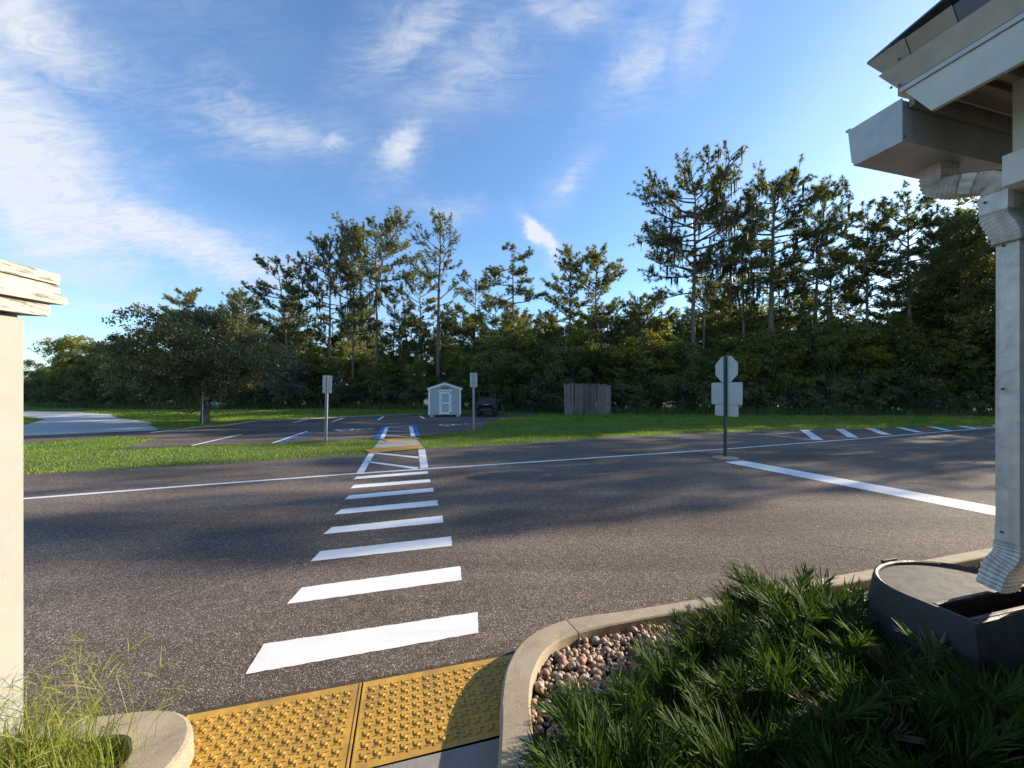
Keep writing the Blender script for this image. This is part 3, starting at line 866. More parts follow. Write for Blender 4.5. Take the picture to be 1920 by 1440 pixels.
# downspout
spout = empty('downspout'); spout.matrix_world = BMX
tag(spout, 'weathered corrugated metal downspout running down into the black barrel', 'downspout')
SA = 0.504
def section(hw, hd):
    """rounded, ribbed rectangle: (a, n) offsets"""
    pts = []
    def side(p, q, ribs):
        for k in range(ribs * 4):
            t = k / (ribs * 4); w = 0.005 * (0.5 - 0.5 * math.cos(2 * math.pi * ribs * t))
            x = p[0] + (q[0]-p[0])*t; y = p[1] + (q[1]-p[1])*t
            nx, ny = (q[1]-p[1]), -(q[0]-p[0]); l = math.hypot(nx, ny)
            pts.append((x - nx/l*w, y - ny/l*w))
    c = 0.012
    side((-hw+c, -hd), (hw-c, -hd), 3); side((hw, -hd+c), (hw, hd-c), 2); side((hw-c, hd), (-hw+c, hd), 3); side((-hw, hd-c), (-hw, -hd+c), 2)
    return pts
SEC = section(0.074, 0.056)
def chaikin(P, it):
    for _ in range(it):
        Q = [P[0]]
        for i in range(len(P)-1):
            a, b_ = np.array(P[i]), np.array(P[i+1]); Q += [tuple(a*.75+b_*.25), tuple(a*.25+b_*.75)]
        P = Q + [P[-1]]
    return P
def duct(name, path, crimp=0.0, scale=1.0, parent=None, steps=1):
    """path in (b,z)"""
    P = [np.array(p, float) for p in path]; rings = []
    n = len(SEC)
    for i, p in enumerate(P):
        t = P[min(i+1, len(P)-1)] - P[max(i-1, 0)]; t /= np.linalg.norm(t); nn = np.array((-t[1], t[0]))
        k = scale * (1 - crimp * (0.5 + 0.5 * math.cos(math.pi * i)))
        rings.append([(SA + u * k, p[0] + nn[0] * w * k, p[1] + nn[1] * w * k) for u, w in SEC])
    m_ = MB(); vs = [v for r_ in rings for v in r_]; fs = []
    for i in range(len(P)-1):
        for k in range(n): fs.append((i*n+k, i*n+(k+1) % n, (i+1)*n+(k+1) % n, (i+1)*n+k))
    m_.add(vs, fs)
    return m_.build(name, M['spout'], parent or spout)
def dense(P, step):
    out = [np.array(P[0], float)]
    for i in range(len(P)-1):
        a, b_ = np.array(P[i], float), np.array(P[i+1], float); L_ = np.linalg.norm(b_-a); k = max(1, int(L_/step))
        out += [a + (b_-a)*j/k for j in range(1, k+1)]
    return out
duct('outlet', [(-.112, 3.0), (-.112, 2.958)], scale=1.0)
e1 = chaikin([(-.112, 2.968), (-.112, 2.875), (-.075, 2.845), (.005, 2.826)], 3)
duct('elbow', dense(e1, 0.019), 0.09, 1.06)
duct('connector', [(.0, 2.828), (.062, 2.804)], scale=1.0)
e2 = chaikin([(.060, 2.803), (.137, 2.775), (.137, 2.700)], 3)
duct('elbow', dense(e2, 0.017), 0.07, 1.05)
duct('pipe_section', [(.137, 2.705), (.137, 2.61)], scale=1.09)
e3 = chaikin([(.137, 2.625), (.137, 2.575), (.178, 2.490), (.178, 2.44)], 3)
duct('elbow', dense(e3, 0.018), 0.06, 1.08)
duct('pipe_section', [(.178, 2.46), (.178, 1.75)], scale=0.83)
duct('pipe_section', [(.178, 1.77), (.178, 0.92)], scale=0.85)
duct('pipe_collar', [(.178, 1.02), (.178, 0.93)], scale=0.89)
e4 = chaikin([(.178, 0.945), (.178, 0.87), (.135, 0.80), (.115, 0.69)], 3)
duct('elbow', dense(e4, 0.018), 0.06, 0.98)
for (b_, aa, z) in ((.076, .0807, 2.66), (.1315, .0614, 2.42), (.128, .066, 0.98), (.130, .063, 1.70)):
    m_ = MB(); m_.lathe([(0.006, 0), (0.006, 0.003), (0.002, 0.006)], 8, Matrix.Translation((SA - .035, b_, z)) @ Matrix.Rotation(R(90), 4, 'X')); m_.build('screw', M['screw'], spout)
    m_ = MB(); m_.lathe([(0.006, 0), (0.006, 0.003), (0.002, 0.006)], 8, Matrix.Translation((SA - aa, b_ + .03, z + .01)) @ Matrix.Rotation(R(-90), 4, 'Y')); m_.build('screw', M['screw'], spout)

# flat-backed barrel the downspout empties into
barrel = empty('rain_barrel'); barrel.matrix_world = BMX
tag(barrel, 'charcoal flat-backed plastic rain barrel under the downspout', 'rain barrel')
def dshape(off=0.0):
    pts = [(0.80 - off, 0.265 - off), (0.80 - off, 0.02)]
    for k in range(1, 24):
        a = math.pi * k / 24
        pts.append((0.40 + (0.40 - off) * math.cos(a), 0.02 - (0.305 - off) * math.sin(a)))
    pts += [(0.0 + off, 0.02), (0.0 + off, 0.265 - off)]
    return pts
ZT = 0.655
levels = [(-0.045, 0.04), (-0.035, 0.22), (-0.026, 0.36), (-0.030, 0.365), (-0.020, 0.50), (-0.024, 0.505), (-0.006, ZT - 0.03), (0.0, ZT), (0.010, ZT + .006), (0.020, ZT), (0.024, ZT - .016)]
m_ = MB(); rings = [[(a, b_, z) for a, b_ in dshape(o)] for o, z in levels]; n = len(rings[0])
fs = []
for i in range(len(rings)-1):
    for k in range(n): fs.append((i*n+k, i*n+(k+1) % n, (i+1)*n+(k+1) % n, (i+1)*n+k))
m_.add([v for r_ in rings for v in r_], fs)
o = m_.build('tub', M['barrel'], barrel)
# lid with a rectangular opening at the wall side
ins = dshape(0.024)
lid = [p for p in ins if p[1] <= 0.09]
front = [(0.776, 0.09)] + [p for p in ins if p[1] < 0.085] + [(0.024, 0.09)]
m_ = MB(); n = len(front)
m_.add([(p[0], p[1], ZT - .014) for p in front] + [(p[0], p[1], ZT - .03) for p in front], [tuple(range(n)), tuple(range(2*n-1, n-1, -1))] + [(i, i+n, (i+1) % n+n, (i+1) % n) for i in range(n)])
m_.build('lid', M['barrelcap'], barrel)
m_ = MB(); m_.box(.05, .776, .092, .112, ZT - .016, ZT + .002); m_.box(.05, .776, .222, .241, ZT - .016, ZT); m_.box(.024, .048, .092, .241, ZT - .017, ZT - .001); m_.build('opening_rim', M['barrel'], barrel, bevel=.003)
m_ = MB(); m_.box(.05, .776, .112, .222, .30, .31); m_.box(.05, .776, .108, .112, .31, ZT-.017); m_.box(.05, .776, .222, .226, .31, ZT-.017); m_.box(.045, .05, .112, .222, .31, ZT-.017); m_.build('basin', M['black'], barrel)
m_ = MB(); m_.box(.35, .47, -.302, -.288, ZT - .05, ZT + .012); m_.build('latch', M['barrel'], barrel, bevel=.004)
m_ = MB(); m_.box(.06, .13, .262, .285, .50, .56); m_.build('hand_grip', M['black'], barrel, bevel=.005)

# ------------------------------------------------------------------ the white wall end on the left
kx, ky = -1.27 * 1.70, 1.70
ang_w = math.atan2(-0.2588, 0.9659)
WM = Matrix(((0.9659, -0.2588, 0, kx), (0.2588, 0.9659, 0, ky), (0, 0, 1, 0), (0, 0, 0, 1)))   # x out of the wall face, y towards the road
kiosk = empty('painted_wall'); kiosk.matrix_world = WM
tag(kiosk, 'white wooden wall end with peeling paint and weathered cap', 'wall')
m_ = MB(); m_.box(-1.2, -0.012, -2.2, -0.012, 0, 2.03); m_.build('wall_core', M['peel'], kiosk)
m_ = MB(); m_.box(-0.012, 0.0, -0.55, 0.0, 0.0, 2.02); m_.box(-0.15, -0.013, -0.011, 0.0, 0.0, 2.02); m_.build('corner_board', M['peel'], kiosk, bevel=.002)
m_ = MB(); m_.box(-0.010, 0.0, -2.2, -0.555, 0.0, 2.02); m_.build('wall_board', M['peel'], kiosk, bevel=.002)
TL = Matrix.Rotation(R(3.5), 4, 'X')
def rough_board(name, x0, x1, y0, y1, z0, z1, seed, mat, fr=.006):
    """a board along y with a splintered end"""
    r_ = random.Random(seed); m_ = MB(); k = 9
    vs = []; 
    prof = [(x0, z0), (x1, z0), (x1, z0 + (z1-z0)*.33), (x1 - .001, z0 + (z1-z0)*.66), (x1, z1), (x0, z1)]
    n = len(prof)
    ends = [[(p[0], y0, p[1]) for p in prof], [(p[0] + r_.uniform(-.001, .001), y1 + r_.uniform(-fr, fr), p[1]) for p in prof]]
    vs = [TL @ Vector(v) for e in ends for v in e]
    m_.add(vs, [tuple(range(n)), tuple(range(2*n-1, n-1, -1))] + [(i, i+n, (i+1) % n+n, (i+1) % n) for i in range(n)])
    return m_.build(name, mat, kiosk)
rough_board('frieze_board', -0.35, 0.045, -2.2, 0.195, 2.035, 2.095, 1, M['peelcap'])
rough_board('cap_moulding', -0.38, 0.070, -2.2, 0.255, 2.097, 2.132, 2, M['peelcap'], .012)
rough_board('cap_moulding', -0.38, 0.055, -2.2, 0.235, 2.134, 2.185, 3, M['peelcap'], .010)
rough_board('cap_board', -0.40, 0.064, -2.2, 0.228, 2.187, 2.235, 4, M['peelcap'], .008)

# ------------------------------------------------------------------ signs
def rounded_plate(w, h, r=0.03, n=4):
    pts = []
    for cx, cz, a0 in ((w/2-r, h/2-r, 0), (-w/2+r, h/2-r, 90), (-w/2+r, -h/2+r, 180), (w/2-r, -h/2+r, 270)):
        for k in range(n+1):
            a = R(a0 + 90*k/n); pts.append((cx + r*math.cos(a), cz + r*math.sin(a)))
    return pts

sx, sy = G(1360, 859)
stop = empty('stop_sign', (sx, sy, 0), math.atan2(0.35, 0.94) - R(90))      # local +y is the way the sign faces
tag(stop, 'back of octagonal road sign with two rectangular plates on a dark green post', 'road sign')
m_ = MB(); m_.box(-.030, .030, -.030, .030, 0.02, 2.57); m_.build('post', M['greenpost'], stop, bevel=.004)
m_ = MB(); m_.prism([(0.325*math.cos(R(22.5+45*k))/math.cos(R(22.5)), 2.25+0.325*math.sin(R(22.5+45*k))/math.cos(R(22.5))) for k in range(8)], .033, .037); m_.build('octagon_plate', M['signback'], stop)
m_ = MB(); m_.prism([(x, 1.635+z) for x, z in rounded_plate(.90, .56, .04)], .033, .036); m_.build('rectangular_plate', M['signback'], stop)
m_ = MB(); m_.prism([(x, 1.205+z) for x, z in rounded_plate(.68, .285, .04)], .033, .036); m_.build('lower_plate', M['signback'], stop)
for z in (2.40, 2.10, 1.80, 1.46, 1.27, 1.14):
    m_ = MB(); m_.lathe([(.009, 0), (.009, .006), (.004, .009)], 8, Matrix.Translation((0, -.030, z)) @ Matrix.Rotation(R(90), 4, 'X')); m_.build('bolt', M['galv'], stop)
m_ = MB(); m_.lathe([(.30, 0.0), (.295, .02), (.22, .034), (.06, .045)], 24); m_.build('footing_disc', M['concrete'], stop)

def park_sign(px, py, top, rz, label):
    x, y = G(px, py)
    t = empty('parking_sign', (x, y, 0), rz)
    tag(t, label, 'road sign', 'parking signs on the verge')
    # U channel post, opening towards the road
    m_ = MB(); m_.box(-.042, .042, .004, .010, 0, top); m_.box(-.042, -.030, -.030, .004, 0, top); m_.box(.030, .042, -.030, .004, 0, top)
    m_.build('post', M['galv'], t)
    m_ = MB(); m_.prism([(a, top - .215 + z) for a, z in rounded_plate(.31, .45, .03)], .012, .015); m_.build('sign_plate', M['signback'], t)
    m_ = MB(); m_.prism([(a, top - .52 + z) for a, z in rounded_plate(.31, .15, .025)], .012, .015); m_.build('lower_plate', M['signback'], t)
    for z in (top - .06, top - .37, top - .47, top - .57):
        m_ = MB(); m_.lathe([(.010, 0), (.010, .006), (.004, .010)], 8, Matrix.Translation((0, .004, z)) @ Matrix.Rotation(R(90), 4, 'X')); m_.build('bolt', M['black'], t)
    return t
park_sign(611, 826, 2.22, R(3), 'back of small parking sign on the grass left of the crossing walk').rotation_euler = (0, R(1.2), R(3))
park_sign(888, 808, 2.46, R(2), 'back of small parking sign in front of the shed and buggy')

# ------------------------------------------------------------------ shed
px0, py0 = G(834, 781.5)
shed = empty('garden_shed', (px0, py0, 0), R(7))
tag(shed, 'small grey storage shed with white trim and gable roof', 'shed')
SW, SD, SE, SP = 1.03, 3.0, 1.86, 2.20          # half width, depth, eave and ridge height
gable = [(-SW, .13), (SW, .13), (SW, SE), (.45, SE + .22), (0, SP), (-.45, SE + .22), (-SW, SE)]
gable = [(-SW, .13), (SW, .13), (SW, SE), (0, SP), (-SW, SE)]
m_ = MB(); m_.prism(gable, 0.0, SD); m_.build('wall', M['shed'], shed)
m_ = MB()
for k in range(-9, 10):                           # grooved siding: narrow raised boards
    x = k * .107
    zt = SE + (SP - SE) * (1 - abs(x) / SW) - .05
    if abs(x) + .046 < SW: m_.box(x - .046, x + .046, -.010, -.0005, .14, zt)
for k in range(28):
    y = .06 + k * .105
    m_.box(-SW - .010, -SW - .0005, y, y + .090, .14, SE - .03)
m_.build('siding', M['shed'], shed)
m_ = MB()
for sgn in (-1, 1):
    m_.box(min(sgn*(SW-.075), sgn*(SW+.014)), max(sgn*(SW-.075), sgn*(SW+.014)), -.030, -.011, .12, SE - .03)
m_.box(-SW - .034, -SW - .012, -.030, .08, .12, SE - .03); m_.build('corner_trim', M['trim'], shed)
for sgn in (-1, 1):
    m_ = MB()
    pts = [(0, SP + .03), (sgn*(SW + .09), SE - .005), (sgn*(SW + .09), SE - .105), (0, SP - .085)]
    m_.prism(pts, -.075, -.046); m_.build('rake_board', M['trim'], shed)
    m_ = MB(); m_.prism([(0, SP + .034), (sgn*(SW + .12), SE - .01), (sgn*(SW + .12), SE + .03), (0, SP + .075)], -.09, SD + .08); m_.build('roof', M['signback'], shed)
door = empty('door'); door.parent = shed
m_ = MB(); m_.box(-.30, .38, -.022, -.0105, .17, 1.66); m_.build('door_panel', M['shed'], door)
m_ = MB()
m_.box(-.29, -.20, -.040, -.023, .19, 1.63); m_.box(.27, .36, -.040, -.023, .19, 1.63)
m_.box(-.199, .269, -.040, -.023, 1.53, 1.63); m_.box(-.199, .269, -.040, -.023, .19, .29); m_.box(-.199, .269, -.040, -.023, .86, .95)
m_.build('door_frame', M['trim'], door)
m_ = MB(); m_.box(-.355, -.305, -.034, -.011, .13, 1.70); m_.box(.385, .435, -.034, -.011, .13, 1.70); m_.box(-.355, .435, -.036, -.011, 1.702, 1.77); m_.build('door_casing', M['trim'], door)
for z in (1.56, .26):
    m_ = MB(); m_.box(.33, .43, -.048, -.041, z - .03, z + .03); m_.box(.36, .40, -.052, -.048, z - .045, z + .045); m_.build('hinge', M['black'], door)
m_ = MB(); m_.box(-.285, -.235, -.07, -.041, 1.06, 1.09); m_.lathe([(.03, 0), (.03, .03), (.012, .05)], 10, Matrix.Translation((-.25, -.041, .90)) @ Matrix.Rotation(R(90), 4, 'X')); m_.build('latch', M['black'], door)
m_ = MB(); m_.box(-.24, .24, -.030, -.011, 1.82, 1.97); m_.build('name_board', M['plaque'], shed)
m_ = MB()
for x0, x1, z0, z1 in ((-.20, -.02, 1.905, 1.93), (.02, .19, 1.905, 1.93), (-.15, .14, 1.855, 1.88)): m_.box(x0, x1, -.033, -.0302, z0, z1)
m_.build('faded_lettering', M['soffit'], shed)
for x in (-.82, .86):
    for y in (.10, 2.7):
        m_ = MB(); m_.box(x - .13, x + .13, y - .1, y + .1, 0.006, .11); m_.build('support_block', M['drive'], shed, bevel=.01)
m_ = MB(); m_.box(-SW + .05, -SW + .15, .02, SD, .112, .129); m_.box(SW - .15, SW - .05, .02, SD, .112, .129); m_.box(-SW, SW, .02, .05, .10, .128); m_.build('skid', M['fencewood'], shed)

# ------------------------------------------------------------------ utility buggy parked beside the shed, seen from behind
ux, uy = G(911, 782)
ub = empty('utility_buggy', (ux, uy, 0), R(-2))
tag(ub, 'black open utility buggy parked beside the shed', 'buggy')
def wheel(x, y, r=.31, w=.24):
    wr = empty('wheel'); wr.parent = ub; wr.location = (x, y, r)
    m_ = MB(); Mx = Matrix.Rotation(R(90), 4, 'Y')
    m_.lathe([(r*.58, -w/2), (r*.9, -w/2), (r, -w/2+.05), (r, w/2-.05), (r*.9, w/2), (r*.58, w/2)], 22, Mx); m_.build('tyre', M['tyre'], wr)
    m_ = MB()
    for k in range(16):
        a = 2*math.pi*k/16; m_.box(-w/2+.02, w/2-.02, -.025, .025, r-.004, r+.014, Matrix.Rotation(a, 4, 'X'))
    m_.build('tread', M['tyre'], wr)
    m_ = MB(); m_.lathe([(r*.56, -w/2+.03), (r*.57, w/2-.03), (r*.2, w/2-.05)], 14, Mx); m_.build('rim', M['galv'], wr)
for x in (-.53, .53):
    wheel(x, .40); wheel(x, 2.20)
m_ = MB(); m_.box(-.42, .42, .1, 2.6, .34, .46); m_.box(-.5, .5, .35, .45, .28, .34); m_.build('chassis', M['dark'], ub, bevel=.02)
m_ = MB(); m_.box(-.66, .66, 0.03, 1.02, .74, .79); m_.box(-.66, -.62, .03, 1.02, .79, 1.02); m_.box(.62, .66, .03, 1.02, .79, 1.02); m_.box(-.62, .62, .98, 1.02, .79, 1.02); m_.build('cargo_bed', M['dark'], ub, bevel=.01)
m_ = MB(); m_.box(-.64, .64, -.01, .028, .76, 1.03); m_.build('tailgate', M['dark'], ub, bevel=.012)
m_ = MB(); m_.box(-.16, .16, -.014, -.0105, .80, .835); m_.build('tailgate_badge', M['signback'], ub)
for x in (-.57, .57):
    m_ = MB(); m_.box(x-.05, x+.05, .0, .03, .62, .70); m_.build('tail_lamp', M['red'], ub, bevel=.008)
    m_ = MB(); m_.prism([(x-.13, .60), (x+.13, .60), (x+.13, .73), (x-.13, .73)], .05, .85); m_.build('mudguard', M['dark'], ub, bevel=.02)
m_ = MB(); m_.box(-.40, .40, .06, .12, .40, .56); m_.tube([(-.35, .06, .60), (.35, .06, .60)], .02); m_.tube([(-.05, .0, .38), (.05, .0, .38)], .03); m_.build('rear_bumper', M['dark'], ub)
m_ = MB(); m_.box(-.58, .58, 1.10, 1.55, .55, .80); m_.box(-.58, .58, 1.08, 1.18, .80, 1.28); m_.build('bench_seat', M['seat'], ub, bevel=.03)
m_ = MB()
for x in (-.60, .60):
    m_.tube([(x, 1.06, .76), (x*.96, 1.08, 1.20), (x*.93, 1.12, 1.62), (x*.93, 2.10, 1.64), (x, 2.50, 1.10)], .028)
m_.tube([(-.56, 1.12, 1.62), (.56, 1.12, 1.62)], .028); m_.tube([(-.56, 2.10, 1.64), (.56, 2.10, 1.64)], .028); m_.tube([(-.58, 1.09, 1.25), (.58, 1.09, 1.25)], .022)
m_.build('roll_cage', M['black'], ub)
m_ = MB(); m_.box(-.62, .62, 1.02, 2.2, 1.645, 1.69); m_.build('roof', M['dark'], ub, bevel=.015)
m_ = MB(); m_.prism([(-.66, .55), (.66, .55), (.66, .95), (.5, 1.08), (-.5, 1.08), (-.66, .95)], 2.3, 2.9); m_.build('bonnet', M['dark'], ub, bevel=.04)
m_ = MB(); m_.lathe([(.17, -.015), (.18, 0), (.17, .015)], 18, Matrix.Translation((-.3, 1.95, 1.08)) @ Matrix.Rotation(R(-60), 4, 'X')); m_.build('steering_wheel', M['black'], ub)

# ------------------------------------------------------------------ old wooden screen by the trees
p0, p1 = np.array(G(1063, 777.5)), np.array(G(1143, 776.5))
fl = float(np.linalg.norm(p1 - p0)); fa = math.atan2(p1[1]-p0[1], p1[0]-p0[0])
fence = empty('wooden_fence', (p0[0], p0[1], 0), fa)
tag(fence, 'weathered grey wooden plank fence panel in front of the trees', 'fence')
r_ = random.Random(8); x = -0.16; k = 0
while x < fl:
    w = r_.uniform(.13, .185); h = 2.20 + .07*math.sin(x*1.1) + r_.uniform(-.09, .05); ln = r_.uniform(-.010, .010)
    lean = -0.06 if x < .25 else 0
    m_ = MB(); z0 = r_.uniform(0, .03)
    y = r_.uniform(-.022, .022)
    m_.add([(x + lean*0, y, z0), (x+w-.020, y, z0), (x+w-.020, y+.02, z0), (x, y+.02, z0), (x+lean+ln*h, y, h), (x+lean+w-.020+ln*h, y, h - r_.uniform(0, .03)), (x+lean+w-.020+ln*h, y+.02, h-.01), (x+lean+ln*h, y+.02, h)], ((3,2,1,0),(4,5,6,7),(0,1,5,4),(1,2,6,5),(2,3,7,6),(3,0,4,7)))
    m_.build('plank', M['fencewood'], fence)
    x += w; k += 1
for z in (.35, 1.1, 1.9):
    m_ = MB(); m_.box(-.1, fl, .034, .075, z, z+.09); m_.build('rail', M['fencewood'], fence)
for x in (0, fl/2, fl-.1):
    m_ = MB(); m_.box(x, x+.1, .077, .17, 0, 2.1); m_.build('post', M['fencewood'], fence)

# ------------------------------------------------------------------ stake and cabinet by the oak
x, y = G(380, 796.5)
stake = empty('marker_pole', (x, y, 0)); tag(stake, 'thin pale marker pole standing in front of the oak trunk', 'pole')
m_ = MB(); m_.tube([(0, 0, 0), (.0, 0, .9), (.01, 0, 1.82)], .024, 8); m_.build('shaft', M['galv'], stake)
m_ = MB(); m_.lathe([(.029, 1.80), (.029, 1.86), (.012, 1.875)], 8); m_.build('cap', M['trim'], stake)
x, y = G(403, 767)
cab = empty('utility_cabinet', (x, y, 0), R(-12)); tag(cab, 'small pale utility cabinet at the wood edge right of the oak trunk', 'cabinet')
m_ = MB(); m_.box(-.38, .38, 0, .55, .06, .52); m_.build('body', M['shed'], cab, bevel=.02)
m_ = MB(); m_.box(-.44, .44, -.05, .6, .522, .60); m_.build('lid', M['trim'], cab, bevel=.02)
m_ = MB(); m_.box(-.45, .45, -.06, .62, 0, .058); m_.build('plinth', M['concrete'], cab, bevel=.01)
m_ = MB(); m_.box(-.05, .05, -.02, -.002, .28, .34); m_.build('handle', M['black'], cab)

# ------------------------------------------------------------------ trees
def unit(v): return v / (np.linalg.norm(v, axis=-1, keepdims=True) + 1e-9)

def tufts(Cn, D, n, length, width, r, spread=1.0):
    """bursts of n needles at centres Cn pointing roughly along D: one slim triangle per bundle of needles"""
    N = len(Cn)
    d = unit(np.repeat(D, n, 0) * 0.75 + r.normal(0, spread * 0.72, (N*n, 3)))
    c = np.repeat(Cn, n, 0)
    s = unit(np.cross(d, r.normal(0, 1, (N*n, 3))))
    L_ = (length * r.uniform(.65, 1.15, N*n))[:, None]; w = width * r.uniform(.7, 1.2, N*n)[:, None]
    V = np.empty((N*n*3, 3)); V[0::3] = c - s*w; V[1::3] = c + s*w; V[2::3] = c + d*L_
    return V, np.arange(N*n*3).reshape(-1, 3)

def leaves(P, size, r, up=0.3, aspect=0.55):
    """one folded leaf (two triangles) per point"""
    N = len(P)
    d = unit(r.normal(0, 1, (N, 3)) + np.array((0, 0, -up)))
    s = unit(np.cross(d, r.normal(0, 1, (N, 3)) + np.array((0, 0, 1.0))))
    L_ = (size * r.uniform(.6, 1.35, N))[:, None]
    V = np.empty((N*4, 3))
    V[0::4] = P - d*L_*.5; V[2::4] = P + d*L_*.5
    nrm = np.cross(d, s)
    V[1::4] = P + s*L_*aspect*.5 + nrm*L_*.08; V[3::4] = P - s*L_*aspect*.5 + nrm*L_*.08
    return V, np.arange(N*4).reshape(-1, 4)

def strands(P, lens, r, width=0.035):
    """hanging moss: a bundle of wavy ragged strips under each point"""
    Vs, Fs, nv = [], [], 0
    for p, ln in zip(P, lens):
        for k in range(7):
            a = r.uniform(0, 6.28); q = p + np.array((math.cos(a), math.sin(a), 0)) * r.uniform(0, .11) ; l = ln * r.uniform(.4, 1.0)
            t = np.array((math.cos(a + 1.3), math.sin(a + 1.3), 0)); w = width * r.uniform(.6, 1.4)
            c = [q + np.array((r.normal(0, .02), r.normal(0, .02), -l*f)) for f in (0, .35, .7, 1.0)]
            ws = [w, w*.9, w*.5, .004]
            Vs += [c[i] + t*ws[i]*sg for i in range(4) for sg in (-1, 1)]
            Fs += [(nv+2*i, nv+2*i+1, nv+2*i+3, nv+2*i+2) for i in range(3)]; nv += 8
    return np.array(Vs), np.array(Fs)

def make_pine(name, seed, H, cb, Rw, nb=26, tl=0.40, dens=1.0, lean=(0, 0), flat=0.45, moss=0, mat='needles', rise=1.0, r0=None, keep=None, gaps=0.0, extra=(), ntuft=15):
    Rw *= 1.08; ntuft += 5; H -= .055 * H
    """a pine: bare trunk to the height cb, limbs above, needle tufts at the twig ends"""
    r = np.random.default_rng(seed)
    root = empty(name)
    r0 = r0 or 0.0105 * H
    zs = np.linspace(0, 1, 11); wob = np.cumsum(r.normal(0, .006 * H, (11, 2)), 0) * zs[:, None]
    tp = [np.array((lean[0]*z*z + wob[i, 0]*.6, lean[1]*z*z + wob[i, 1]*.6, z*H)) for i, z in enumerate(zs)]
    def trunk_at(z):
        f = z / H * 10; i = min(9, int(f)); return tp[i] + (tp[i+1] - tp[i]) * (f - i)
    tm = MB(); tm.tube(tp, [r0 * (1.25 if i == 0 else 1) * ((1 - z) ** .75 * .93 + .07) for i, z in enumerate(zs)], 8)
    Cs, Ds, Mo = [], [], []
    az = r.uniform(0, 6.28)
    specs = []
    for k in range(nb):
        t = (k + r.uniform(.1, .9)) / nb
        if gaps and r.random() < gaps * (1 - t): continue
        z = cb + (H - cb) * t ** 0.92 * .985
        az += 2.4 + r.normal(0, .5)
        prof = (max(0.0, 1 - abs(t - flat) / (1.02 - flat if t > flat else flat + .45)) ** .45)
        L_ = Rw * (0.22 + .85 * prof) * r.uniform(.6, 1.12)
        el = R((4 + 34 * t) * rise + r.normal(0, 9))
        specs.append((z, az, L_, el))
    specs += list(extra)
    for (z, az_, L_, el) in specs:
        b0 = trunk_at(min(z, H*.985)); h = np.array((math.cos(az_), math.sin(az_), 0))
        pts = [b0]; e = el - .12; cur = b0.copy(); seg = L_ / 5; yaw = 0
        for s in range(5):
            yaw += r.normal(0, .16); e += r.normal(.07, .09)
            hh = np.array((math.cos(az_ + yaw), math.sin(az_ + yaw), 0))
            cur = cur + (hh * math.cos(e) + np.array((0, 0, math.sin(e)))) * seg; pts.append(cur)
        rb = max(.018, min(r0*.42, .017 * L_ + .014))
        tm.tube(pts, [rb * (1 - .16*i) for i in range(6)], 5, cap=False)
        ns = max(4, int(5.4 * L_ * dens) + 3)
        for s in range(ns):
            f = r.uniform(.30, 1.0) if s else 1.0
            i = min(4, int(f * 5)); p = pts[i] + (pts[i+1] - pts[i]) * (f*5 - i)
            d0 = unit(pts[i+1] - pts[i]); side = unit(np.cross(d0, np.array((0, 0, 1.0)))) * (1 if r.random() < .5 else -1)
            d = unit(d0 * r.uniform(.3, 1) + side * r.uniform(.2, 1.1) + np.array((0, 0, r.uniform(-.05, .65))))
            l2 = L_ * r.uniform(.14, .34) * (1.1 - .35 * f) + .25
            q = p + d * l2
            tm.tube([p, (p + q) / 2 + r.normal(0, .04, 3), q], [rb*.35, rb*.28, rb*.2], 3, cap=False)
            m = 2 if r.random() < .55 else 3
            for j in range(m):
                g = 1.0 - .30 * j
                Cs.append(p + (q - p) * g + r.normal(0, .05, 3)); Ds.append(unit(d + np.array((0, 0, .35)) + r.normal(0, .35, 3)))
            if moss and r.random() < moss and f > .25: Mo.append(q if r.random() < .5 else p)
    # leader
    for j in range(7): Cs.append(tp[-1] - np.array((0, 0, .16 * j)) + r.normal(0, .05, 3)); Ds.append(np.array((0, 0, 1.0)))
    V, F = tufts(np.array(Cs), np.array(Ds), ntuft, tl * .72, .026, r, 1.7)
    tm.build('trunk', M['bark'], root, smooth=True, fix=False)
    cr = link('crown', mesh_np('crown', V, F), M[mat], root)
    if Mo:
        V, F = strands(np.array(Mo), r.uniform(.5, 1.75, len(Mo)), r, .048)
        tag(link('hanging_moss', mesh_np('hanging_moss', V, F), M['moss'], root), kind='stuff')
    return root

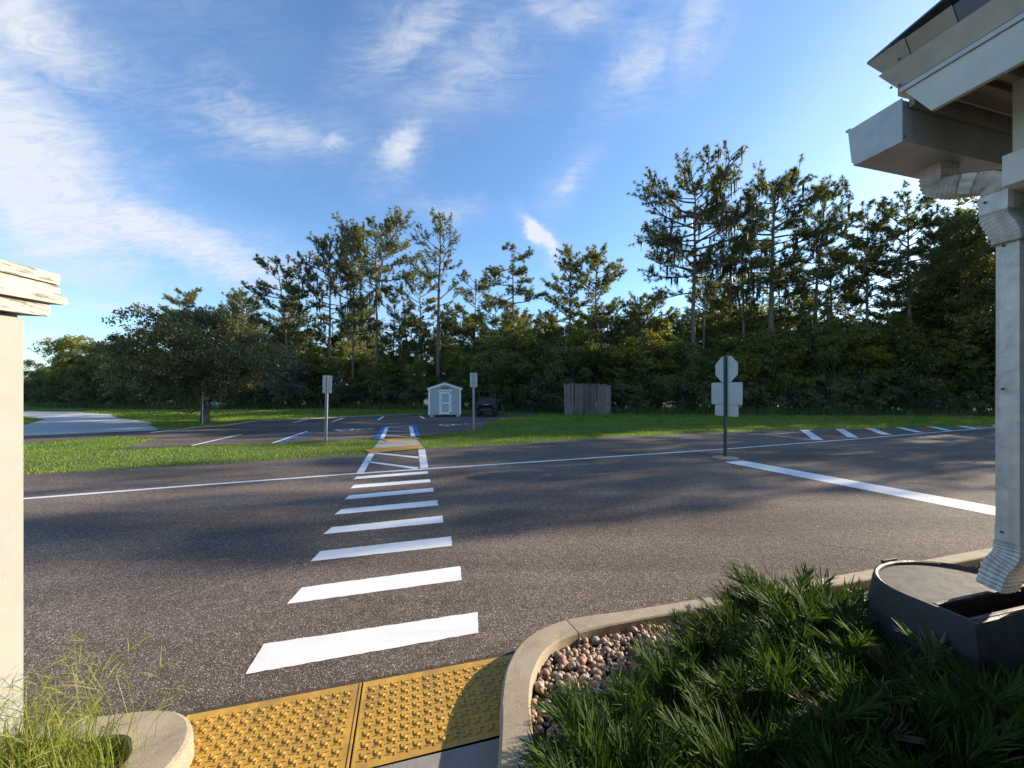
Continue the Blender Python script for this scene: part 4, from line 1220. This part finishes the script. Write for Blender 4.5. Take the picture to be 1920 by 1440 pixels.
def make_broadleaf(name, seed, H, Rw, cb, n_leaves, leaf, mat, lobes=22, bark='oakbark', shape=0.8, trunk=True, droop=.3, r0=None, multi=1, part='crown', clump=.17, limbs=True):
    """a broad crown of leaf clumps over forking limbs"""
    r = np.random.default_rng(seed)
    root = empty(name)
    cz = (H + cb) / 2; hz = (H - cb) / 2
    Cn = []; Sz = []
    tries = 0
    while len(Cn) < lobes and tries < 4000:
        tries += 1
        v = r.normal(0, 1, 3); v /= np.linalg.norm(v); q = v * r.uniform(.35, .92) ** .6
        z = q[2]; wr = (1 - max(0, z) ** 2 * .55) * (1 if z > 0 else 1 - .35 * z * z)
        c = np.array((q[0] * Rw * wr, q[1] * Rw * wr, cz + z * hz))
        s = r.uniform(.20, .40) * (Rw * .6 + hz * .4)
        if all(np.linalg.norm(c - d) > .45 * (s + t) * .8 for d, t in zip(Cn, Sz)) or r.random() < .12:
            Cn.append(c); Sz.append(s)
    Cn = np.array(Cn); Sz = np.array(Sz)
    w = Sz ** 2; cnt = np.maximum(20, (n_leaves * w / w.sum()).astype(int))
    P = []
    for c, s, k in zip(Cn, Sz, cnt):
        # twig clumps on the lobe's shell
        nc = max(6, int(k / 26))
        u = unit(r.normal(0, 1, (nc, 3))); u[:, 2] = np.abs(u[:, 2]) * r.choice((1, 1, 1, -1), nc)
        cc = c + u * (s * r.uniform(.45, 1.12, (nc, 1))) * np.array((1, 1, shape))
        pick = r.integers(0, nc, k)
        e = np.array((1, 1, .62)) * s * clump
        p = cc[pick] + np.clip(r.normal(0, 1, (k, 3)), -1.9, 1.9) * e
        p[:, 2] -= droop * np.minimum(.5, np.abs(r.normal(0, .22, k))) * s
        P.append(p)
    P = np.concatenate(P)
    P = P[P[:, 2] > 0.05]
    V, F = leaves(P, leaf, r)
    cr = link(part, mesh_np(part, V, F), M[mat], root)
    if trunk:
        tm = MB(); r0 = r0 or .022 * H + .04
        fork = cb + .12 * (H - cb) if limbs else cb
        stems = []
        for sidx in range(multi):
            a = 6.28 * sidx / multi + r.uniform(0, 1); off = 0.0 if multi == 1 else r0 * 1.3
            b0 = np.array((math.cos(a) * off, math.sin(a) * off, -.05)); b1 = np.array((math.cos(a) * off * 2.5, math.sin(a) * off * 2.5, max(.4, fork)))
            mid = (b0 + b1) / 2 + r.normal(0, .06, 3)
            tm.tube([b0, b0 + np.array((0, 0, .25)), mid, b1], [r0 * 1.35, r0 * 1.05, r0 * .92, r0 * .8], 9, cap=False)
            stems.append(b1)
        for c, s in zip(Cn, Sz):
            b1 = stems[int(r.integers(len(stems)))]
            m1 = b1 + (c - b1) * .45 + np.array((0, 0, .12 * np.linalg.norm(c - b1))) + r.normal(0, .1, 3)
            tm.tube([b1, m1, c], [r0 * .42, r0 * .26, r0 * .09], 5, cap=False)
            for k in range(3):
                e = c + unit(r.normal(0, 1, 3)) * s * .8
                tm.tube([c - (c - m1) * .15, (c + e) / 2 + r.normal(0, .05, 3), e], [r0 * .10, r0 * .07, r0 * .03], 3, cap=False)
        tm.build('trunk', M[bark], root, smooth=True, fix=False)
    return root

def place(root, px, d, scale=1.0, rz=0.0, z=0.0, sz=None):
    root.location = ((px - 960) / FPX * d, d, z); root.rotation_euler = (0, 0, rz)
    root.scale = (scale, scale, sz or scale)
    return root
def height(py, d): return EYE + (HOR - py) / FPX * d

EDGE = [(-95, 66), (-69, 52), (-48, 40), (-36, 36.5), (-27, 36), (-17, 38), (-8, 35.5), (-1, 31), (3, 29.5), (8, 29.0), (14, 28.2), (22, 27.2), (33, 26.5), (38, 24.5), (44, 22)]
EX = np.array([p[0] for p in EDGE]); EY = np.array([p[1] for p in EDGE])
def edge_y(x): return float(np.interp(x, EX, EY))
def at_px(px, dd):
    d = 33.0
    for _ in range(6): d = edge_y((px - 960) / FPX * d) + dd
    return (px - 960) / FPX * d, d
# ---- the pines that stand out against the sky
def sky_pine(px, ptop, pcb, wpx, d, seed, label, tx=None, **kw):
    """tx: column of the trunk foot, px that of the top; d is the rough distance, at least three metres inside the wood"""
    d = max(d, at_px(px, 3.2)[1])
    H = height(ptop, d); cb = height(pcb, d); Rw = wpx / 2 / FPX * d
    tx = px if tx is None else tx
    lean = ((px - tx) / FPX * d, 0)
    o = make_pine('pine_tree', seed, H, cb, Rw, lean=lean, **kw)
    place(o, tx, d)
    return tag(o, label, 'pine tree', 'pines along the wood edge')

sky_pine(345, 536, 690, 90, 44, 21, 'pale green conical young pine rising behind the oak', nb=34, flat=.15, dens=1.1, rise=.8, mat='needles_pale')
sky_pine(452, 545, 660, 80, 46, 22, 'small pale pine right of the oak crown', nb=26, flat=.3, dens=.8, mat='needles_pale')
sky_pine(520, 482, 632, 100, 40, 23, 'slender pine with tiered crown, first tall one right of the oak', tx=541, nb=15, flat=.35, dens=1.15, moss=.02, gaps=.3, rise=.6, extra=[(height(560, 40), math.pi*.95, 3.6, .25), (height(545, 40), math.pi*1.02, 2.6, .15)])
sky_pine(560, 492, 640, 84, 39, 24, 'slim dark pine close beside the tiered pine', nb=16, flat=.5, dens=1.0, gaps=.25, rise=.7)
sky_pine(613, 452, 600, 130, 38, 25, 'feathery thin pine with moss, between the slim pine and the flat-topped one', tx=618, nb=30, flat=.55, dens=.75, moss=.22, rise=1.2, gaps=.15)
sky_pine(662, 470, 640, 100, 41, 26, 'dark pine half hidden behind the left side of the flat-topped pine', nb=22, flat=.5, dens=1.1, moss=.1)
sky_pine(706, 420, 575, 152, 36, 27, 'tall flat-topped pine with dense dark crown left of the bare-limbed one', nb=30, flat=.72, dens=1.25, moss=.10, gaps=.3, rise=.75, tl=.42)
sky_pine(738, 540, 660, 70, 42, 28, 'short thin pine under the right side of the flat-topped pine', nb=16, flat=.5, dens=.8)
sky_pine(790, 500, 620, 80, 43, 29, 'airy pine standing behind the yellowish bare-limbed pine', nb=24, flat=.5, dens=.85)
sky_pine(822, 398, 520, 96, 35, 30, 'yellowish bare-limbed pine with upswept branches, tallest above the shed', nb=17, flat=.5, dens=.6, rise=1.7, mat='needles_pale', r0=.27, extra=[(10.8, .10, 2.9, .80), (10.2, .0, 2.3, .25), (12.2, math.pi*.95, 3.0, .95), (11.6, math.pi*1.05, 2.2, .7), (13.0, .3, 2.3, 1.05), (12.6, -.4, 2.0, .9), (9.4, .15, 1.9, .05)], ntuft=10)
sky_pine(888, 512, 640, 84, 42, 31, 'small pine above the buggy, between shed and tiered pine', nb=18, flat=.5, dens=.8)
sky_pine(962, 457, 580, 112, 36, 32, 'pine with separate flat tiers standing alone above the buggy', nb=14, flat=.25, dens=1.25, rise=.35, gaps=.2, tl=.40)
sky_pine(1068, 466, 640, 104, 36, 33, 'left pine of the close pair above the wooden fence', nb=30, flat=.55, dens=.95, rise=.9)
sky_pine(1114, 463, 640, 110, 35, 34, 'right pine of the close pair above the wooden fence', nb=30, flat=.5, dens=.9, rise=1.1)
sky_pine(1300, 322, 520, 200, 31, 35, 'largest pine with wide round crown and moss trailing from its left limbs', nb=46, flat=.55, dens=.85, moss=.16, rise=.62, r0=.23, tl=.42, gaps=.1, extra=[(height(505, 31), math.pi*.98, 3.7, .25), (height(548, 31), math.pi*1.03, 3.3, .05), (height(470, 31), math.pi*.97, 3.2, .3), (height(520, 31), .1, 3.3, .35)])
sky_pine(1322, 470, 560, 60, 32.5, 36, 'leaning second trunk close beside the largest pine', tx=1319, nb=12, flat=.5, dens=.8, moss=.2)
sky_pine(1396, 428, 600, 76, 32, 37, 'narrow mossy pine between the two biggest ones', nb=20, flat=.6, dens=.9, moss=.45, rise=.7)
sky_pine(1456, 316, 560, 170, 30, 38, 'big thick-trunked pine with ragged crown left of the slender forked one', tx=1445, nb=42, flat=.45, dens=.9, moss=.14, rise=.75, r0=.27, tl=.44)
sky_pine(1548, 345, 560, 130, 31, 39, 'upswept pine right of the thick-trunked pine', tx=1526, nb=30, flat=.55, dens=.8, rise=1.1, moss=.06)
sky_pine(1628, 388, 580, 120, 31, 40, 'round-topped pine left of the pine nearest the gutter', nb=28, flat=.5, dens=.95)
sky_pine(1708, 362, 580, 140, 30, 41, 'bushy pine straight below the end of the gutter', nb=36, flat=.4, dens=.95, rise=.9)
sky_pine(1762, 430, 600, 90, 32, 42, 'shorter pine between the bushy pine and the one by the downspout', nb=24, flat=.5, dens=.9)
sky_pine(1806, 386, 600, 150, 29, 43, 'wide pine against the bright sky beside the downspout', nb=36, flat=.5, dens=.9)
sky_pine(1868, 450, 600, 110, 30, 44, 'low pine partly behind the downspout', nb=26, flat=.5, dens=.9)
sky_pine(1560, 470, 600, 110, 33, 45, 'filler pine low between the upswept and the round-topped pine', nb=26, flat=.5, dens=1.0)

# ---- the oak on the lawn
oak = make_broadleaf('oak_tree', 71, 6.35, 3.85, 1.0, 56000, 0.122, 'oakleaf', lobes=64, shape=.75, droop=.5, r0=.21, clump=.11)
ox_, oy_ = G(384, 793)
oak.location = (ox_ , oy_, 0)
tag(oak, 'broad round oak standing alone on the lawn beside the drive', 'oak tree')

# ---- the wood itself: understorey trees and shrubs, each a thing
protoA = [make_broadleaf('understorey_tree', 80 + i, 7.6, 2.9, .8, 12000, .17, 'woodleaf', lobes=22, shape=.75, multi=2, r0=.10) for i in range(4)]
protoY = [make_broadleaf('yellowish_tree', 90 + i, 6.6, 2.2, .9, 8000, .15, 'yellowleaf', lobes=16, shape=.7, multi=2, r0=.08) for i in range(2)]
protoS = [make_broadleaf('shrub', 100 + i, 2.4, 1.5, .0, 3200, .12, 'shrubleaf', lobes=12, shape=.8, multi=3, r0=.03, part='foliage') for i in range(3)]
protoG = [make_broadleaf('grey_tree', 110 + i, 6.0, 2.0, .6, 5200, .11, 'greyleaf', lobes=20, shape=.9, multi=3, r0=.07) for i in range(2)]
protoP = [make_pine('background_pine', 120 + i, 15, 7.5, 2.6, nb=26, dens=.9, flat=.5, ntuft=11) for i in range(3)]
used = set()
def spawn(proto, X, Y, s, rz, label, cat, group, sz=None):
    if proto.name not in used: used.add(proto.name); o = proto
    else: o = copy_tree(proto)
    o.location = (X, Y, 0); o.rotation_euler = (0, 0, rz); o.scale = (s, s, sz or s)
    return tag(o, label, cat, group)

r = np.random.default_rng(77)
def where(px):
    for lim, w in ((110, 'far down the drive'), (250, 'left of the oak'), (480, 'behind the oak'), (600, 'between the oak and the left parking sign'), (700, 'behind the left parking sign'), (790, 'left of the shed'), (880, 'behind the shed'), (950, 'behind the buggy'), (1055, 'between buggy and wooden fence'),
                   (1150, 'behind the wooden fence'), (1330, 'between wooden fence and octagonal sign'), (1400, 'behind the octagonal sign'), (1560, 'right of the octagonal sign'), (1720, 'above the hatched road edge'), (9999, 'close to the downspout')):
        if px < lim: return w
LA = 'broadleaf tree massed in the wood edge '
LS = 'low dark wood-edge shrub '
LB = 'slim pine deep in the wood '
x = -72.0; k = 0
while x < 44:
    d = edge_y(x); dens_step = 2.6
    for row, (off, hs) in enumerate(((2.2, .76), (5.0, .95), (9.0, 1.0), (14.0, 1.0))):
        X = x + r.uniform(-1.1, 1.1); Y = edge_y(X) + off + r.uniform(-.9, .9)
        px = 960 + FPX * X / Y
        if px < 30 or px > 2050 or (row == 0 and abs(px - 835) < 26) : continue
        if row == 2 and r.random() < .3: continue
        if row == 3 and r.random() < .4: continue
        hp = float(np.interp(px, (0, 440, 560, 740, 830, 960, 1060, 1150, 1400, 1560, 1900), (6.8, 7.2, 7.0, 6.2, 7.0, 8.4, 7.2, 8.6, 8.6, 8.8, 8.6))) + r.normal(0, 1.15)
        if px < 240: hp *= .80 + .45 * max(0, min(1, (px - 60) / 180)) 
        if px < 60: hp *= .5
        s = hp * hs / 7.6
        spawn(protoA[int(r.integers(4))] if r.random() > .24 else protoY[int(r.integers(2))], X, Y, s * r.uniform(.9, 1.15), r.uniform(0, 6.28), LA + where(px), 'tree', 'broadleaf trees massed along the wood edge', sz=s)  # the yellow-leaved share paints sunlit patches into the wood as leaf colour
    x += dens_step
x = -72.0
while x < 44:
    for off in (0.3, 1.8, 4.2, 7.5):
        X = x + r.uniform(-.7, .7); Y = edge_y(X) + off + r.uniform(-.4, .5)
        px = 960 + FPX * X / Y
        if px < 30 or px > 2000 or 792 < px < 870 or (off < 1 and 870 < px < 940) or (off < 1 and 1055 < px < 1146): continue
        s = r.uniform(.65, 1.25) * (1.35 if off > 4 else 1)
        spawn(protoS[int(r.integers(3))], X, Y, s, r.uniform(0, 6.28), LS + where(px), 'shrub', 'shrubs at the foot of the wood')
    x += 1.75
for i in range(30):
    px = r.uniform(420, 1900); X0 = (px - 960) / FPX
    d = 33.0
    for _ in range(6): d = edge_y(X0 * d) + 11
    d += r.uniform(0, 8)
    s = r.uniform(.72, .95) if px < 1200 else r.uniform(.85, 1.08)
    if 830 < px < 1240: s *= .78
    spawn(protoP[int(r.integers(3))], X0 * d, d, s, r.uniform(0, 6.28), LB + where(px), 'pine tree', 'pines deep in the wood')
protoM = [make_pine('midstorey_pine', 150 + i, 11.5, 3.6, 2.3, nb=30, dens=.9, flat=.45, ntuft=11, rise=.9, mat='needles_pale' if i == 2 else 'needles') for i in range(3)]
for i in range(74):
    px = 450 + 1450 * (i + r.uniform(0, 1)) / 74
    X, Y = at_px(px, r.uniform(4, 15))
    s = r.uniform(.72, 1.05) * float(np.interp(px, (450, 700, 850, 1050, 1200, 1500, 1900), (1.02, 1.08, 1.0, .95, .96, .95, .92)))
    spawn(protoM[int(r.integers(3))], X, Y, s, r.uniform(0, 6.28), 'short bushy pine within the wood ' + where(px), 'pine tree', 'short pines within the wood', sz=s * r.uniform(.85, 1.1))
for i, (px, dd, s, lab) in enumerate(((1000, 1.5, .98, 'yellowish leafy tree behind the left end of the wooden fence'), (1165, 1.6, .92, 'yellow-green tree just right of the wooden fence'), (1215, 2.5, 1.05, 'yellow-green tree left of the octagonal sign, above the lawn'),
                                     (1375, 2.2, .80, 'yellowish tree showing behind the octagonal sign'), (945, 1.0, .50, 'small yellowish tree beside the parked buggy'), (865, 3.0, .95, 'yellow-green tree above the shed roof'), (585, 3.4, 1.05, 'yellowish tree under the slim pines, right of the oak'), (1660, 3.2, 1.15, 'bright yellow-green tree below the bushy pine'))):
    X, Y = at_px(px, dd); spawn(protoY[i % 2], X, Y, s, r.uniform(0, 6.28), lab, 'tree', 'yellowish trees in the wood edge')
for i, (px, dd, s, lab) in enumerate(((512, .2, .95, 'grey leafless-looking mossy tree just right of the oak'), (545, .9, 1.05, 'taller grey twiggy tree behind the mossy one right of the oak'), (440, 1.2, .8, 'grey twiggy tree behind the right side of the oak'), (633, .1, .62, 'small pale bush-like tree behind the left parking sign'), (478, 2.6, 1.15, 'grey bare-topped tree above the oak right shoulder'))):
    X, Y = at_px(px, dd); spawn(protoG[i % 2], X, Y, s, r.uniform(0, 6.28), lab, 'tree', 'grey mossy trees')
X, Y = at_px(1036, -.6); spawn(protoS[1], X, Y, 1.0, 1.2, 'upright dark bush against the left end of the wooden fence', 'bush', None, sz=1.35)

# trees west of the road, out of the picture to the right: their shade lies across the road
SU = np.array((math.sin(SUN_AZ), math.cos(SUN_AZ))); SN = np.array((-SU[1], SU[0]))
def roadside(proto, t, q, s, rz, lab, cat, sz=None):
    p = SU * t + SN * q
    return spawn(proto, float(p[0]), float(p[1]), s, rz, lab, cat, 'trees along the road beyond the building', sz)
LR = 'tall tree along the road beyond the building'
protoR = [make_broadleaf('roadside_tree', 130 + i, 18.5, 2.3, 1.2, 9000, .26, 'woodleaf', lobes=34, shape=.9, r0=.22) for i in range(2)]
for (t, q, s, sz) in ((40, 5.4, .76, .93), (43, 6.6, .66, 1.06), (41, 8.9, .85, 1.0), (44, 10.4, 1.0, 1.0), (46, 14.2, 1.1, 1.0), (44, 16.2, 1.0, .9), (48, 18.5, 1.2, .9)):
    roadside(protoR[int(q * 10) % 2], t, q, s, r.uniform(0, 6.28), LR, 'tree', sz)
hp_ = make_pine('roadside_pine', 140, 19.2, 16.6, .75, nb=12, dens=.8, flat=.5)
p = SU * 40 + SN * 4.40
hp_.location = (float(p[0]), float(p[1]), 0); tag(hp_, 'tall pine with a small high crown, out along the road', 'pine tree')

for pr in protoA + protoY + protoS + protoG + protoP + protoR + protoM:      # nothing unplaced stays behind
    if pr.name not in used:
        for ch in list(pr.children): bpy.data.objects.remove(ch)
        bpy.data.objects.remove(pr)

# ------------------------------------------------------------------ lawn grass
def blades(P, h, w, r, lean=.5):
    N = len(P)
    a = r.uniform(0, 6.28, N); t = np.stack((np.cos(a), np.sin(a), np.zeros(N)), 1)
    b_ = r.uniform(0, 6.28, N); l = np.stack((np.cos(b_), np.sin(b_), np.zeros(N)), 1) * (lean * h * r.uniform(.1, 1, N))[:, None]
    hh = (h * r.uniform(.55, 1.25, N))[:, None]; ww = (w * r.uniform(.7, 1.3, N))[:, None]
    V = np.empty((N*3, 3)); V[0::3] = P - t*ww; V[1::3] = P + t*ww; V[2::3] = P + l + np.array((0, 0, 1)) * hh
    return V, np.arange(N*3).reshape(-1, 3)

PAVED = [ROAD, LOT, DRIVE, WALK]
def on_grass(X, Y):
    m = np.ones(len(X), bool)
    for p in PAVED: m &= ~inside(p, X, Y)
    m &= Y < np.interp(X, EX, EY) + 1.0
    px = 960 + FPX * X / Y
    return m & (px > 20) & (px < 1930) & (Y > 5)
def scatter(n, ylo, yhi, r):
    """even over the ground between two distances, inside the view"""
    Y = np.sqrt(r.uniform(ylo**2, yhi**2, n)); X = Y * r.uniform(-1.32, 1.36, n)
    k = on_grass(X + r.normal(0, .05, n), Y + r.normal(0, .07, n))
    return X[k], Y[k]
r = np.random.default_rng(9)
VV, FF, nv = [], [], 0
def hz_at(X, Y): return .75 + .5 * (np.sin(X*1.7 + 1.3*np.sin(Y*1.1)) * np.sin(Y*2.1 + X*.6)) ** 2
for (n, lo, hi, h, w) in ((190000, 6, 16, .058, .0060), (150000, 14, 24, .070, .011), (110000, 22, 34, .10, .020), (60000, 33, 62, .12, .035)):
    X, Y = scatter(n, lo, hi, r)
    hh = h * hz_at(X, Y)
    V, F = blades(np.stack((X, Y, np.full(len(X), -.012)), 1), hh, w, r, .7)
    VV.append(V); FF.append(F + nv); nv += len(V)
lawn = link('lawn_grass', mesh_np('lawn_grass', np.concatenate(VV), np.concatenate(FF)), M['grass'])
tag(lawn, 'mown green grass between road, parking lot and wood', 'grass', kind='stuff')

# weeds and seedlings along the foot of the wood
n = 26000
X = r.uniform(-72, 44, n); Y = np.interp(X, EX, EY) + r.uniform(-.7, 1.6, n) ; px = 960 + FPX * X / Y
k = (px > 25) & (px < 1930) & ~((px > 795) & (px < 940))
P = np.stack((X, Y, np.zeros(n)), 1)[k]
V1, F1 = blades(P, .55 * hz_at(P[:, 0]*.6, P[:, 1]), .022, r, .6)
Pl = P[::2].copy(); Pl[:, 2] = r.uniform(.05, .8, len(Pl)) * hz_at(Pl[:, 0]*.6, Pl[:, 1])
V2, F2 = leaves(Pl, .13, r)
F2t = np.concatenate((F2[:, [0, 1, 2]], F2[:, [0, 2, 3]]))
und = link('undergrowth', mesh_np('undergrowth', np.concatenate((V1, V2)), np.concatenate((F1, F2t + len(V1)))), M['shrubleaf'])
tag(und, 'weeds and seedlings along the foot of the wood', 'undergrowth', kind='stuff')

# ------------------------------------------------------------------ weed grass in the left planter
def ribbon(mbV, mbF, pts, ws, t):
    n0 = len(mbV)
    for p, w in zip(pts, ws): mbV.append(p - t*w); mbV.append(p + t*w)
    for i in range(len(pts)-1): mbF.append((n0+2*i, n0+2*i+1, n0+2*i+3, n0+2*i+2))
r = np.random.default_rng(31)
wg = empty('weed_clump', (-1.92, 1.60, .07)); tag(wg, 'sunlit wild grass with seed heads at the foot of the white wall', 'grass clump')
V, F = [], []
for k in range(2300):
    c = np.array((r.uniform(-.55, .30), r.uniform(-.42, .12), 0)); c[0] += .0
    if (c[0] > .12 and c[1] > .02) : continue
    a = r.uniform(0, 6.28); out = np.array((math.cos(a), math.sin(a), 0)); h = r.uniform(.10, .27); ln = r.uniform(.03, .16)
    t = np.array((-out[1], out[0], 0)); w = r.uniform(.0012, .0026)
    ribbon(V, F, [c, c + out*ln*.3 + np.array((0, 0, h*.55)), c + out*ln*.7 + np.array((0, 0, h*.9)), c + out*ln*1.15 + np.array((0, 0, h*.92))], [w, w, w*.7, w*.15], t)
link('blades', mesh_np('blades', np.array(V), np.array(F)), M['weeds'], wg)['kind'] = 'stuff'
V, F = [], []
for k in range(260):
    c = np.array((r.uniform(-.5, .34), r.uniform(-.35, .14), 0)); a = r.uniform(0, 6.28); out = np.array((math.cos(a), math.sin(a), 0)); h = r.uniform(.22, .47); ln = r.uniform(.05, .28)
    t = np.array((-out[1], out[0], 0)); w = .0008
    top = c + out*ln + np.array((0, 0, h)); ribbon(V, F, [c, c + out*ln*.35 + np.array((0, 0, h*.55)), top], [w*1.3, w, w], t)
    for j in range(int(r.integers(2, 5))):      # finger-like seed heads
        b_ = r.uniform(0, 6.28); d = unit(np.array((math.cos(b_), math.sin(b_), r.uniform(.1, 1.3)))); s_ = unit(np.cross(d, r.normal(0, 1, 3)))
        l = r.uniform(.05, .12); ribbon(V, F, [top, top + d*l*.5, top + d*l + np.array((0, 0, -.012))], [.0010, .0013, .0005], s_)
link('seed_stalks', mesh_np('seed_stalks', np.array(V), np.array(F)), M['weeds'], wg)['kind'] = 'stuff'

# ------------------------------------------------------------------ cycads in the pebble bed
def frond_mesh(seed):
    r = np.random.default_rng(seed)
    L_ = r.uniform(.34, .48); V, F = [], []
    n = 32; arch = r.uniform(.6, 1.3)
    def spine(f):       # starts upright, bends over towards +x
        th = R(82) - arch * f ** 1.4 * 1.1
        return th
    pts = [np.zeros(3)]
    for i in range(14): th = spine((i + .5) / 14); pts.append(pts[-1] + np.array((math.cos(th), 0, math.sin(th))) * L_ / 14)
    ribbon(V, F, pts[::2] + [pts[-1]], [.0035*(1 - .8*i/8) for i in range(8)] + [.0005], np.array((0, 1.0, 0)))
    for k in range(n):
        f = .25 + .75 * (k + .5) / n; i = min(13, int(f * 14)); p = pts[i] + (pts[i+1] - pts[i]) * (f*14 - i)
        d0 = unit(pts[i+1] - pts[i]); up = np.array((-d0[2], 0, d0[0]))
        for sg in (-1, 1):
            if r.random() < .08: continue
            ll = r.uniform(.085, .155) * (math.sin(math.pi * min(1, .25 + f * .68)) ** .5)
            d = unit(d0 * r.uniform(.8, 1.3) + np.array((0, sg, 0)) * r.uniform(.25, .8) + up * r.uniform(.0, .55) + r.normal(0, .10, 3))
            e = unit(d + d0 * r.uniform(.1, .5) + np.array((0, 0, r.uniform(-.35, .25))))
            t = unit(np.cross(d, up + r.normal(0, .45, 3))); w = r.uniform(.0019, .0033)
            ribbon(V, F, [p, p + d*ll*.38, p + d*ll*.38 + (d + e)*.5*ll*.34, p + d*ll*.38 + (d + e)*.5*ll*.34 + e*ll*.28], [w*.55, w, w*.9, w*.2], t)
    return mesh_np('frond', np.array(V), np.array(F))
FM = []
for s in range(6):
    me = frond_mesh(200 + s); me.materials.append(M['cycad']); FM.append(me)
def cycad(x, y, s, n, seed, label, tilt=(18, 78)):
    r = np.random.default_rng(seed)
    root = empty('cycad_plant', (x, y, .05)); tag(root, label, 'cycad', 'cycads in the pebble bed')
    m_ = MB(); m_.lathe([(.05, 0), (.06, .03), (.045, .07), (.02, .10)], 9); m_.build('crown_stem', M['straw'], root)
    for k in range(n):
        o = bpy.data.objects.new('frond', FM[int(r.integers(6))]); C.objects.link(o); o.parent = root
        az = k * 2.39996 + r.normal(0, .25); lean = R(r.uniform(-6, tilt[0]) if k < n*.4 else r.uniform(tilt[0], tilt[1]) * .7)
        if r.random() < .045: o.material_slots[0].link = 'OBJECT'; o.material_slots[0].material = M['straw']
        sc_ = s * r.uniform(.75, 1.15)
        o.matrix_local = Matrix.Translation((math.cos(az)*.03, math.sin(az)*.03, .05)) @ Matrix.Rotation(az, 4, 'Z') @ Matrix.Rotation(lean, 4, 'Y') @ Matrix.Rotation(r.uniform(-.5, .5), 4, 'X') @ Matrix.Scale(sc_, 4)
    return root
cycad(0.48, 1.50, .88, 78, 1, 'cycad at the open pebbles, closest to the tactile panel', (30, 98))
cycad(0.76, 1.76, .80, 78, 2, 'sunlit cycad bordering the open pebbles, middle of the bed', (28, 95))
cycad(1.04, 2.02, .80, 78, 3, 'sunlit cycad bordering the pebbles, nearer the straight kerb', (25, 90))
cycad(1.36, 2.20, .86, 78, 13, 'cycad close to the straight kerb, left of the upright one', (20, 85))
cycad(1.74, 2.36, 1.05, 78, 4, 'cycad with tall upright tips beside the barrel and the straight kerb', (10, 60))
cycad(0.86, 1.30, .95, 84, 5, 'shaded cycad at the bottom of the picture, behind the hanging fronds', (25, 90))
cycad(1.12, 1.56, .98, 84, 14, 'half shaded cycad between the pebbles and the planting middle', (22, 85))
cycad(1.40, 1.78, 1.0, 84, 6, 'half shaded cycad in the middle of the planting', (20, 80))
cycad(1.70, 1.98, 1.1, 78, 7, 'shaded cycad touching the left flank of the barrel')
cycad(1.16, 1.10, 1.0, 81, 8, 'deeply shaded cycad at the bottom edge, under the middle one')
cycad(1.46, 1.36, 1.14, 78, 9, 'dark cycad in front of the barrel corner')
cycad(1.76, 1.60, 1.18, 78, 15, 'dark cycad crowding the near corner of the barrel')
cycad(1.52, 0.98, .98, 72, 10, 'dark cycad in the bottom right corner')
cycad(0.36, 1.22, 1.0, 84, 11, 'cycad whose fronds hang over the kerb onto the ramp', (35, 110))
cycad(1.98, 1.40, 1.2, 72, 12, 'dark cycad below the barrel, hard against the building')
